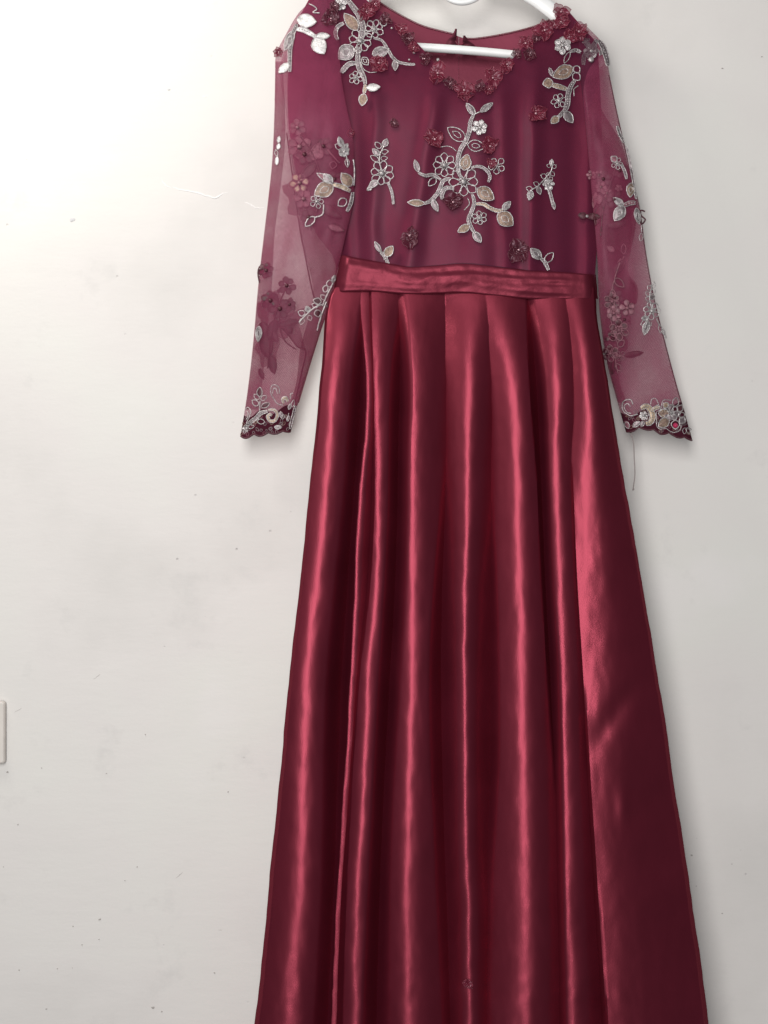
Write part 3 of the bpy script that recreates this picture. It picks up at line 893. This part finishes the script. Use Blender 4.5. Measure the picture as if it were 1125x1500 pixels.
def fabric_flower(parent, sf, px, py, r, mat=M_petal, n=6, bead=True, lift=1.0, seed=None):
    """gathered organza flower: cupped petals with a rolled shiny rim round a few crystals"""
    rnd = random.Random(seed if seed is not None else int(px * 31 + py * 7))
    root = part_empty('fabric_flower', parent)
    r *= 1.12
    sx, sy, ang = rnd.uniform(.85, 1.08), rnd.uniform(.8, 1.05), rnd.random() * 3
    base = sf(px, py)
    def q(x, y, h):
        X, Y = x * cos(ang) + y * sin(ang), -x * sin(ang) + y * cos(ang)
        X *= sx; Y *= sy
        return P(px + X * cos(ang) - Y * sin(ang), py + X * sin(ang) + Y * cos(ang), base - MM * h * lift)
    for layer in range(2):
        mb = MB()
        m = (n if n < 8 else 6) if layer == 0 else 4
        R_ = r if layer == 0 else r * .55
        a0 = rnd.random() * 6
        for k in range(m):
            if rnd.random() < .12: continue
            a = a0 + 2 * pi * k / m + rnd.uniform(-.3, .3); rr = R_ * rnd.uniform(.7, 1.12)
            curl = rnd.uniform(.05, .7); tw = rnd.uniform(-.8, .8); hw = rr * rnd.uniform(.36, .62); ph = rnd.random() * 6
            rows = []
            for i in range(8):
                v = i / 7; wv = hw * sin(pi * (.10 + .78 * v) ** 1.15)
                row = []
                for j in range(9):
                    u = j / 4 - 1
                    lx = rr * (.05 + .95 * v) * (1 - .16 * u * u + .05 * sin(u * 6 + ph)); ly = wv * u
                    ht = .5 + layer * 1.3 + rr * (curl * .42 * sin(pi * v * .75) + .20 * u * u * v + .12 * v * sin(u * 4.5 + ph) + .22 * tw * u * v)
                    row.append(q(lx * cos(a) - ly * sin(a), lx * sin(a) + ly * cos(a), ht))
                rows.append(row)
            mb.grid(rows, 0)
            rim = [rows[i][0] for i in range(2, 7)] + rows[7] + [rows[i][8] for i in range(6, 1, -1)]
            tube(mb, rim, 0.00038 if layer == 0 else 0.0003, 5, 1)
        mb.build('petal_layer', [mat, M_rim if mat is M_petal else M_rim_dark], root)
    if bead:
        mb = MB()
        add_bead(mb, sf, px, py, max(1.0, r * .10), 0, 2.4)
        for k in range(3):
            a = rnd.random() * 6.3; add_bead(mb, sf, px + r * .22 * cos(a), py + r * .22 * sin(a), .75, 0, 3.0)
        mb.build('bead_cluster', M_bead, root)
    return root

# centre spray
motif('embroidered_spray', dress, surf_bodice, 580, 130, .1778, [
    ('stem', 32, [(640, 215), (615, 270), (605, 350), (575, 430), (530, 510), (510, 600), (515, 680), (540, 740)]),
    ('stem', 15, [(640, 215), (690, 190)]), ('leaf', 695, 190, 800, 115, 46, SIL), ('leaf', 650, 215, 580, 118, 52, GREY),
    ('leaf', 572, 425, 425, 320, 98, None, True), ('leaf', 590, 460, 735, 480, 92, None, True), ('stem', 10, [(500, 515), (440, 475), (370, 480)]),
    ('flower', 693, 318, 64, 6, SIL), ('flower', 400, 630, 100, 8), ('leaf', 560, 672, 590, 540, 92, GOLD, True),
    ('flower', 560, 765, 122, 8), ('stem', 22, [(620, 650), (680, 640), (740, 665), (775, 720), (760, 770)]), ('flower', 830, 635, 75, 5),
    ('stem', 28, [(450, 740), (390, 760), (350, 850), (290, 920), (230, 945)]), ('leaf', 235, 945, 95, 935, 52, GOLD), ('leaf', 300, 915, 345, 1010, 48, GREY),
    ('stem', 20, [(370, 750), (310, 710), (240, 715), (185, 690)]), ('leaf', 185, 685, 155, 585, 42, GREY), ('leaf', 330, 735, 270, 800, 52),
    ('leaf', 672, 822, 808, 912, 112, GOLD, True),
    ('stem', 28, [(630, 870), (645, 940), (620, 1020), (600, 1080), (620, 1140), (650, 1190)]), ('leaf', 610, 1125, 510, 1180, 60, GOLD), ('leaf', 640, 1180, 702, 1265, 60, GREY),
    ('stem', 28, [(660, 950), (720, 950), (780, 985), (840, 1005), (880, 1000)], GOLD), ('leaf', 880, 995, 945, 930, 52, SIL), ('leaf', 842, 1025, 965, 1125, 122, GOLD, True),
    ('flower', 690, 1065, 60, 6), ('stem', 30, [(480, 820), (410, 820), (380, 870), (385, 910)]), ('stem', 10, [(560, 1000), (605, 950), (590, 900)])],
    label='large central spray of silver cord vines, leaves and flowers on the chest')

# left shoulder
motif('embroidered_spray', dress, surf_bodice, 490, 0, .1422, [
    ('stem', 55, [(110, -40), (190, 70), (250, 150), (290, 260), (285, 350), (265, 430)]), ('leaf', 240, 310, 100, 138, 112, GOLD),
    ('stem', 36, [(95, 235), (30, 280), (10, 350), (35, 410)]), ('flower', 265, 420, 128, 8), ('flower', 410, 300, 98, 7),
    ('leaf', 190, 480, 45, 605, 160, SIL, True), ('stem', 46, [(250, 480), (240, 600), (255, 700), (300, 790), (320, 870)]),
    ('stem', 46, [(215, 650), (150, 660), (90, 720), (75, 750)]), ('leaf', 290, 590, 345, 670, 70, None, True), ('stem', 11, [(270, 640), (300, 710), (360, 745), (435, 740)]),
    ('flower', 220, 800, 74, 6), ('leaf', 330, 905, 470, 895, 74, WHITE), ('stem', 36, [(320, 870), (305, 960)], GOLD), ('leaf', 305, 965, 280, 1090, 84, GOLD),
    ('stem', 24, [(400, 390), (490, 420), (550, 510), (600, 590), (660, 640), (760, 660), (830, 662)]), ('leaf', 625, 620, 625, 725, 60, GREY),
    ('leaf', 390, 560, 560, 510, 110, SIL), ('leaf', 480, 260, 535, 210, 62), ('flower', 60, 40, 70, 6, SIL), ('bead', 590, 290, 12), ('bead', 770, 615, 12), ('bead', 820, 545, 12), ('bead', 1065, 615, 18)],
    label='silver and gold spray over the left shoulder')
motif('embroidered_spray', slL, surf_L, 400, 0, .1067, [
    ('leaf', 330, 270, 595, 300, 185, WHITE), ('stem', 66, [(320, 400), (400, 405), (480, 440), (590, 510)], WHITE), ('leaf', 590, 500, 782, 490, 92, WHITE),
    ('leaf', 570, 520, 700, 740, 200, WHITE), ('stem', 22, [(490, 50), (570, 90), (600, 130), (550, 170), (640, 175)]),
    ('stem', 52, [(330, 330), (285, 430), (255, 560), (232, 700), (230, 830), (230, 985)]), ('leaf', 280, 420, 160, 690, 110, SIL, True), ('leaf', 220, 870, 80, 1000, 100, WHITE)],
    label='brightly lit white embroidery on the left shoulder')
for a in [(555, 92, 14), (537, 17, 13), (549, 6, 11), (588, 42, 10), (606, 70, 10), (641, 107, 15), (485, 27, 13), (491, 8, 11)]:
    fabric_flower(dress, surf_bodice, *a, mat=M_petal if a[0] > 520 else M_petal_dark)
fabric_flower(slL, surf_L, 408, 76, 8)

# bodice left sprig and low sprigs
motif('embroidered_sprig', dress, surf_bodice, 480, 180, .1467, [
    ('stem', 16, [(560, 230), (530, 300), (515, 370), (530, 440), (550, 500)]), ('leaf', 560, 238, 592, 160, 56, GREY), ('leaf', 532, 252, 474, 194, 52), ('leaf', 540, 292, 606, 284, 46),
    ('leaf', 516, 322, 448, 260, 52, GREY), ('leaf', 510, 378, 428, 330, 52), ('leaf', 530, 357, 597, 350, 46), ('flower', 545, 505, 122, 8), ('leaf', 500, 580, 410, 640, 62, GREY),
    ('leaf', 440, 640, 392, 672, 40, SIL), ('stem', 22, [(600, 590), (630, 660), (650, 740), (655, 812)])], label='silver leafy sprig on the left of the bodice')
motif('embroidered_sprig', dress, surf_bodice, 480, 180, .1467, [
    ('stem', 30, [(605, 1405), (572, 1340), (530, 1290)]), ('leaf', 530, 1290, 468, 1185, 46, GREY), ('leaf', 575, 1332, 652, 1230, 82, GOLD)], label='two-leaf sprig above the left of the waistband')
motif('embroidered_sprig', dress, surf_bodice, 740, 150, .1956, [
    ('stem', 13, [(345, 430), (350, 500), (300, 570), (240, 630), (190, 660)]), ('leaf', 345, 470, 350, 425, 30, SIL), ('leaf', 340, 480, 314, 468, 26), ('leaf', 355, 490, 382, 470, 28),
    ('leaf', 345, 520, 366, 552, 28), ('leaf', 310, 560, 268, 545, 36), ('leaf', 322, 570, 320, 524, 30), ('leaf', 332, 592, 352, 560, 30), ('leaf', 250, 620, 214, 600, 32), ('leaf', 245, 630, 263, 690, 36, GREY),
    ('leaf', 202, 655, 158, 638, 36), ('leaf', 196, 660, 180, 732, 46, SIL), ('flower', 325, 612, 44, 6, SIL), ('stem', 20, [(300, 590), (330, 660), (350, 730), (362, 770)]), ('leaf', 355, 738, 370, 802, 26, GREY)],
    label='silver branching sprig on the right of the bodice')
motif('embroidered_sprig', dress, surf_bodice, 740, 150, .1956, [
    ('stem', 24, [(325, 1255), (300, 1200), (270, 1170)]), ('leaf', 270, 1170, 190, 1095, 66, SIL, True), ('leaf', 300, 1197, 360, 1125, 52)], label='two-leaf sprig above the right of the waistband')

# right shoulder
motif('embroidered_spray', dress, surf_bodice, 760, 0, .1267, [
    ('flower', 510, 520, 105, 6, SIL), ('leaf', 590, 600, 525, 732, 52), ('stem', 34, [(590, 600), (660, 580), (715, 605)]), ('leaf', 628, 780, 395, 892, 155, GOLD, True),
    ('leaf', 388, 880, 352, 780, 42, GREY), ('leaf', 395, 950, 278, 972, 112, GOLD), ('stem', 54, [(380, 980), (460, 1000), (555, 1035)], GOLD),
    ('stem', 50, [(650, 930), (600, 1000), (570, 1100), (565, 1200), (530, 1280), (450, 1360)]), ('leaf', 640, 770, 705, 835, 80), ('leaf', 632, 850, 705, 925, 90),
    ('flower', 465, 1165, 88, 6), ('leaf', 460, 1350, 372, 1424, 82, GOLD), ('leaf', 530, 1290, 624, 1418, 98, GREY), ('stem', 12, [(690, 990), (640, 1030), (640, 1110)])],
    label='silver and gold spray below the right shoulder')
motif('embroidered_spray', slR, surf_R, 760, 0, .1267, [
    ('flower', 838, 590, 92, 6, SIL), ('bead', 835, 690, 34), ('stem', 52, [(905, 455), (860, 530), (810, 600), (760, 645), (745, 750)]), ('flower', 780, 485, 48, 5, GREY),
    ('stem', 60, [(925, 465), (975, 545), (1010, 650), (1035, 760)]), ('leaf', 970, 560, 935, 640, 40, GREY)], label='grey silver cluster over the point of the right shoulder')
for a in [(822, 32, 12), (822, 17, 13), (798, 44, 15), (770, 63, 14), (777, 78, 11), (848, 46, 15), (834, 54, 11), (743, 94, 13), (722, 114, 14), (680, 132, 15), (717, 130, 9),
          (785, 166, 16), (637, 204, 15), (718, 214, 15), (720, 240, 10), (664, 296, 16), (600, 345, 16), (760, 366, 16), (577, 180, 7), (513, 195, 7), (598, 56, 10), (622, 86, 11), (660, 122, 10), (702, 126, 10), (757, 79, 10), (566, 28, 9), (812, 36, 9), (786, 56, 9)]:
    md = M_petal_dark if a[:2] in ((600, 345), (760, 366), (664, 296), (777, 78), (577, 180), (598, 56), (622, 86), (660, 122), (702, 126), (757, 79), (566, 28), (786, 56)) else M_petal
    fabric_flower(dress, surf_bodice, *a, mat=md, n=8 if md is M_petal_dark else 6)

# left sleeve, upper
motif('embroidered_sprig', slL, surf_L, 380, 170, .1956, [
    ('leaf', 622, 235, 594, 155, 42, SIL), ('leaf', 620, 245, 568, 214, 42), ('leaf', 632, 252, 662, 205, 34, SIL), ('leaf', 626, 300, 600, 258, 34), ('flower', 636, 268, 42, 6, SIL),
    ('stem', 14, [(640, 250), (655, 320), (665, 375)]), ('leaf', 655, 318, 660, 382, 32), ('stem', 16, [(703, 325), (712, 420), (708, 520)]), ('stem', 24, [(700, 570), (685, 650), (655, 715)]),
    ('leaf', 690, 522, 614, 428, 82, GOLD), ('leaf', 552, 515, 412, 592, 112, GOLD, True), ('leaf', 546, 502, 480, 434, 60, SIL), ('leaf', 546, 495, 430, 428, 44, DULL),
    ('stem', 32, [(550, 510), (620, 530), (682, 562)], GOLD), ('leaf', 650, 622, 590, 672, 60), ('flower', 430, 640, 52, 5), ('stem', 14, [(480, 660), (475, 730), (430, 755), (410, 760)]),
    ('leaf', 412, 755, 344, 826, 52), ('leaf', 140, 200, 150, 150, 22, WHITE), ('leaf', 136, 250, 150, 205, 26, WHITE), ('leaf', 132, 300, 122, 250, 24), ('leaf', 128, 365, 134, 300, 26, WHITE)], label='silver and gold sprig at the elbow of the left sleeve')
motif('embroidered_sprig', slL, surf_Lin, 380, 170, .1956, [
    ('stem', 16, [(510, 250), (560, 310), (600, 350)], DULL), ('leaf', 560, 340, 545, 395, 50), ('flower', 300, 230, 90, 6, DULL), ('flower', 300, 500, 75, 6, GOLD), ('flower', 330, 620, 70, 6, DULL),
    ('leaf', 400, 330, 450, 200, 70, DULL), ('leaf', 430, 310, 470, 260, 60, DULL), ('flower', 285, 85, 60, 6, DULL)], outline=DULL, label='rose-coloured spray on the far side of the left sleeve')
# left sleeve, lower
motif('embroidered_sprig', slL, surf_L, 340, 360, .2, [
    ('stem', 14, [(490, 560), (580, 470), (660, 430), (708, 452)]), ('leaf', 735, 272, 754, 214, 28, SIL), ('leaf', 712, 302, 716, 250, 42), ('leaf', 702, 322, 664, 308, 50),
    ('leaf', 682, 392, 650, 360, 36), ('leaf', 652, 412, 594, 398, 46, DARK), ('leaf', 632, 442, 584, 430, 36), ('leaf', 562, 482, 544, 444, 40, SIL), ('leaf', 532, 502, 484, 484, 42),
    ('leaf', 522, 530, 500, 578, 32), ('leaf', 562, 510, 576, 548, 32), ('leaf', 622, 470, 632, 522, 50, DARK), ('stem', 14, [(660, 440), (700, 350), (738, 275)]), ('stem', 15, [(690, 410), (650, 520), (622, 620)]),
    ('leaf', 198, 590, 190, 702, 46, SIL, True)], label='silver leafy sprig across the lower left sleeve')
motif('embroidered_sprig', slL, surf_Lin, 340, 360, .2, [
    ('flower', 400, 290, 66, 6, DARK), ('flower', 350, 460, 80, 6, DARK), ('flower', 250, 180, 60, 6, DARK), ('flower', 285, 400, 55, 6, DARK), ('leaf', 330, 592, 485, 560, 42, DARK), ('leaf', 400, 590, 432, 645, 54, DARK),
    ('leaf', 240, 650, 262, 825, 95, DARK), ('leaf', 270, 610, 332, 705, 62, DARK), ('stem', 20, [(330, 330), (370, 330), (400, 300)], DARK), ('leaf', 215, 560, 240, 660, 70, DARK), ('stem', 12, [(350, 480), (350, 600), (390, 700), (470, 760)], DARK)],
    outline=DARK, label='dark burgundy flowers on the far side of the lower left sleeve')
motif('embroidered_curl', slL, surf_L, 340, 360, .2, [('stem', 14, [(250, 180), (205, 150), (190, 200), (200, 270)], DARK)], outline=DARK)
# right sleeve
motif('embroidered_sprig', slR, surf_R, 860, 180, .1467, [
    ('leaf', 295, 385, 243, 335, 62, DULL), ('flower', 300, 408, 58, 5), ('stem', 25, [(340, 410), (375, 480), (395, 560)]), ('leaf', 442, 600, 428, 742, 82, GOLD, True), ('leaf', 362, 822, 264, 750, 62, SIL),
    ('leaf', 368, 832, 274, 978, 112, SIL, True), ('stem', 40, [(370, 825), (430, 800), (485, 800)], DULL), ('stem', 26, [(300, 30), (330, 120), (372, 200)]), ('stem', 22, [(392, 230), (430, 400), (466, 600), (490, 760)]),
    ('leaf', 490, 850, 520, 1010, 60, SIL, True), ('leaf', 545, 1100, 535, 1182, 36), ('stem', 10, [(540, 1020), (546, 1090)])], label='silver and gold sprig at the elbow of the right sleeve')
motif('embroidered_curl', slR, surf_R, 860, 180, .1467, [('stem', 20, [(578, 885), (535, 875), (540, 925), (580, 965), (555, 1005), (530, 990)], DARK)], outline=DARK)
motif('embroidered_sprig', slR, surf_Rin, 860, 180, .1467, [
    ('flower', 40, 520, 50, 5, DULL), ('flower', 120, 520, 50, 5, DULL), ('flower', 140, 640, 60, 6, DULL), ('flower', 200, 700, 50, 5, DULL), ('flower', 315, 650, 36, 5, DULL), ('leaf', 120, 720, 118, 810, 60, DULL), ('leaf', 90, 690, 60, 850, 40, DULL),
    ('leaf', 365, 1310, 365, 1205, 50), ('stem', 10, [(370, 1330), (330, 1420), (300, 1490)]), ('leaf', 270, 1280, 200, 1235, 50, DULL), ('leaf', 340, 1350, 300, 1480, 40, DULL)], outline=DULL, label='faint rose embroidery inside the right sleeve')
motif('ribbon_bow', slR, surf_R, 860, 180, .1467, [('leaf', 0, 930, 130, 938, 60, DARK), ('leaf', -5, 930, -90, 920, 60, DARK), ('bead', 0, 932, 16)], outline=DARK)
motif('embroidered_sprig', slR, surf_R, 850, 360, .2466, [
    ('stem', 9, [(432, 225), (412, 300), (425, 380)]), ('leaf', 430, 250, 440, 215, 26), ('leaf', 424, 262, 400, 240, 26), ('leaf', 420, 280, 446, 262, 28), ('leaf', 414, 296, 390, 274, 26), ('leaf', 414, 310, 442, 300, 28, GREY), ('leaf', 414, 322, 388, 308, 26),
    ('flower', 426, 386, 52, 7), ('leaf', 405, 430, 364, 432, 30, SIL), ('leaf', 404, 440, 360, 470, 28), ('leaf', 402, 445, 380, 530, 40, SIL), ('stem', 9, [(400, 430), (385, 490)]), ('leaf', 405, 455, 420, 475, 22), ('stem', 9, [(452, 432), (470, 470), (492, 495), (512, 550)]), ('leaf', 470, 470, 478, 520, 18), ('leaf', 490, 495, 500, 535, 18, SIL)],
    label='silver flower sprig on the lower right sleeve')
motif('embroidered_sprig', slR, surf_R, 850, 360, .2466, [
    ('stem', 7, [(235, 100), (205, 195), (190, 260), (205, 340), (180, 400)]), ('leaf', 205, 195, 260, 245, 40), ('leaf', 200, 320, 190, 255, 30), ('flower', 200, 400, 46, 6, DULL), ('flower', 280, 370, 46, 5, DULL), ('stem', 7, [(180, 430), (200, 520), (225, 600), (210, 680), (225, 760)]),
    ('leaf', 200, 520, 250, 480, 40), ('leaf', 210, 560, 170, 520, 40), ('flower', 235, 655, 34, 5), ('leaf', 225, 600, 260, 560, 36), ('leaf', 215, 700, 240, 745, 30), ('flower', 180, 640, 50, 6, DARK), ('flower', 230, 500, 60, 6, DARK), ('flower', 190, 330, 50, 6, DARK)],
    outline=DULL, label='rose and burgundy lace along the inner edge of the lower right sleeve')
motif('embroidered_leaf', slR, surf_Rin, 850, 360, .2466, [('leaf', 262, 655, 375, 634, 34, DARK)], outline=DARK)
# cuffs
motif('cuff_embroidery', slR, surf_R, 900, 560, .1111, [
    ('stem', 20, [(245, 290), (220, 235), (160, 230), (110, 270), (105, 350), (150, 410), (220, 440), (310, 420)]), ('stem', 16, [(215, 320), (170, 280), (130, 320), (160, 390), (220, 410)]),
    ('stem', 74, [(350, 345), (420, 315), (480, 370), (505, 460), (470, 530), (415, 545)], GOLD), ('flower', 390, 440, 66, 6, SIL), ('leaf', 335, 520, 245, 588, 62, GREY), ('leaf', 380, 515, 355, 585, 52, GREY),
    ('stem', 12, [(480, 290), (490, 230), (540, 215), (585, 290), (550, 300)]), ('stem', 48, [(495, 380), (540, 340), (605, 330)], GOLD), ('leaf', 720, 410, 578, 410, 122, GOLD), ('leaf', 722, 490, 578, 582, 122, GOLD), ('leaf', 705, 325, 648, 275, 82, GOLD),
    ('flower', 750, 400, 112, 7, GREY), ('stem', 13, [(745, 240), (650, 235), (620, 300), (610, 360), (550, 400), (560, 480), (555, 570), (600, 615), (680, 610), (740, 650), (810, 660), (870, 620), (880, 560)]),
    ('leaf', 800, 320, 815, 200, 82), ('leaf', 840, 382, 892, 300, 80, DARK), ('leaf', 850, 450, 922, 410, 80), ('leaf', 860, 480, 932, 525, 90, GREY), ('leaf', 805, 500, 805, 622, 110),
    ('leaf', 930, 600, 920, 682, 50), ('leaf', 960, 600, 985, 680, 40), ('leaf', 150, 520, 188, 612, 60, DULL)], label='silver and gold scrollwork on the right cuff')
mb = MB(); add_bead(mb, surf_R, 989.4, 623.3, 4.0, 0, .6); mb.build('gem', M_gem, slR)
motif('cuff_embroidery', slL, surf_L, 345, 550, .0889, [
    ('stem', 24, [(395, 610), (400, 500), (400, 420)]), ('leaf', 395, 350, 400, 192, 88, DARK), ('leaf', 385, 392, 306, 308, 72), ('leaf', 375, 492, 276, 408, 92), ('leaf', 420, 402, 508, 338, 76), ('leaf', 430, 522, 558, 458, 78, DARK),
    ('stem', 60, [(150, 860), (250, 770), (350, 690), (420, 620), (530, 590)]), ('stem', 44, [(540, 570), (640, 570), (690, 640), (650, 740), (570, 750), (530, 680), (560, 640), (600, 660)], GOLD), ('leaf', 360, 750, 485, 770, 84), ('leaf', 200, 850, 312, 840, 62),
    ('flower', 150, 900, 56, 5, SIL), ('stem', 18, [(165, 560), (205, 525), (250, 590), (220, 700), (175, 790)]), ('stem', 16, [(185, 590), (212, 640), (185, 720)]), ('stem', 14, [(780, 490), (690, 460), (610, 350), (575, 260), (600, 170), (670, 160), (720, 220), (720, 300)]),
    ('stem', 14, [(690, 300), (660, 210), (620, 230), (610, 300)]), ('stem', 46, [(790, 460), (780, 390), (830, 370), (860, 430)], GOLD), ('stem', 12, [(905, 385), (905, 310), (945, 290)]), ('stem', 40, [(990, 500), (950, 650), (895, 880)]), ('stem', 18, [(880, 620), (850, 750)]),
    ('leaf', 930, 520, 960, 400, 50), ('leaf', 880, 560, 900, 470, 50, GREY), ('leaf', 760, 700, 740, 590, 60, GREY), ('leaf', 770, 720, 790, 640, 50), ('leaf', 640, 855, 765, 850, 62, SIL), ('leaf', 850, 760, 880, 660, 44, GREY)], label='silver and gold scrollwork on the left cuff')
def lace_patch(parent, side, pts, mat, off, seed):
    """irregular piece of burgundy lace ground joined to the net"""
    mb = MB()
    for (x, y, rx, ry) in pts:
        n = 26; ring = []; mid = []
        for k in range(n):
            a = 2 * pi * k / n; q = 1 + .16 * sin(5 * a + seed) + .22 * nz(cos(a) * 1.7 + seed, sin(a) * 1.7, x)
            px, py = x + rx * q * cos(a), y + ry * q * sin(a)
            lo, hi = (LO(py), LI(py)) if side < 0 else (RI(py), RO(py))
            px = clamp(px, lo + 1, hi - 1)
            ring.append((px, py)); mid.append((lerp(x, px, .5), lerp(y, py, .5)))
        d = lambda p: P(p[0], p[1], lerp(sleeve_front(side, *p), sleeve_back(side, *p), off))
        mb.grid([[d(p) for p in ring], [d(p) for p in mid]], closed=True)
        o = len(mb.v); mb.v += [d(p) for p in mid] + [d((x, y))]
        for k in range(n): mb.f.append([o + k, o + (k + 1) % n, o + n]); mb.m.append(0)
    return mb.build('lace_ground', mat, parent)
lace_patch(slL, -1, [(470, 235, 34, 34)], M_fold, .3, 1.0); lace_patch(slL, -1, [(456, 290, 38, 30)], M_fold, .4, 2.0)
lace_patch(slL, -1, [(404, 462, 26, 34)], M_fold, .3, 3.0); lace_patch(slL, -1, [(392, 512, 16, 26)], M_fold, .4, 4.0)
lace_patch(slR, 1, [(898, 280, 34, 44)], M_fold, .3, 5.0); lace_patch(slR, 1, [(905, 430, 22, 34)], M_fold, .35, 6.0); lace_patch(slR, 1, [(900, 500, 17, 40)], M_fold, .45, 7.0)
motif('embroidered_sprig', slL, surf_Lin, 0, 0, 1.0, [
    ('flower', 446, 226, 15, 6, DARK), ('flower', 474, 214, 13, 6, DARK), ('flower', 490, 262, 12, 6, DARK), ('leaf', 462, 240, 440, 262, 12, DARK), ('leaf', 470, 300, 500, 318, 14, DARK), ('flower', 452, 318, 13, 6, DARK),
    ('stem', 3, [(440, 200), (458, 226), (470, 262), (466, 300), (455, 336)], DARK), ('leaf', 480, 330, 504, 338, 10, DULL)], outline=DARK, label='dark burgundy lace flowers at the elbow of the left sleeve')
motif('embroidered_sprig', slL, surf_Lin, 0, 0, 1.0, [
    ('flower', 396, 440, 14, 6, DARK), ('flower', 424, 446, 10, 6, DARK), ('leaf', 404, 468, 392, 500, 14, DARK), ('leaf', 416, 476, 438, 470, 10, DARK), ('leaf', 396, 520, 402, 548, 12, DARK), ('stem', 3, [(420, 420), (406, 452), (398, 490), (392, 540)], DARK), ('leaf', 380, 540, 386, 556, 7, DARK)], outline=DARK)
motif('embroidered_sprig', slR, surf_Rin, 0, 0, 1.0, [
    ('flower', 884, 262, 12, 6, DARK), ('flower', 908, 250, 11, 6, DARK), ('flower', 900, 292, 13, 6, DARK), ('leaf', 880, 300, 872, 330, 10, DARK), ('leaf', 890, 330, 916, 326, 10, DARK), ('stem', 3, [(905, 240), (894, 270), (884, 305), (880, 345)], DARK)], outline=DARK, label='dark burgundy lace flowers at the elbow of the right sleeve')
motif('embroidered_sprig', slR, surf_Rin, 0, 0, 1.0, [
    ('flower', 900, 436, 13, 6, DARK), ('flower', 915, 468, 10, 6, DARK), ('flower', 898, 496, 12, 6, DARK), ('leaf', 905, 520, 896, 548, 10, DARK), ('leaf', 900, 400, 915, 380, 10, DARK), ('stem', 3, [(905, 390), (898, 430), (906, 480), (900, 540)], DARK)], outline=DARK)
# dense corded lace along both hems
def hem_lace(side, bot, parent, n):
    mb = MB(); rnd = random.Random(5 + side); sf = surf_L if side < 0 else surf_R
    for k in range(n):
        u = (k + .5) / n; py = bot(u, 0) - 3.5
        a, b = (LO(py), LI(py)) if side < 0 else (RI(py), RO(py))
        px = lerp(a, b, u)
        for j in range(3):
            x, y = clamp(px + rnd.uniform(-4, 4), a + 3, b - 3), py - rnd.uniform(0, 24)
            an = rnd.random() * 6.3; l = rnd.uniform(4, 7)
            add_leaf(mb, sf, (x, y), (x + l * cos(an), y + l * sin(an)), rnd.uniform(2.5, 4), None, .5, rnd.choice((GREY, GREY, DULL, BRONZE)))
    mb.build('corded_lace', MATS, parent)
hem_lace(-1, botL, slL, 12); hem_lace(1, botR, slR, 15)
# small knot on the skirt front
fabric_flower(dress, surf_skirt, 686, 1441, 8, M_petal, 5, bead=False)
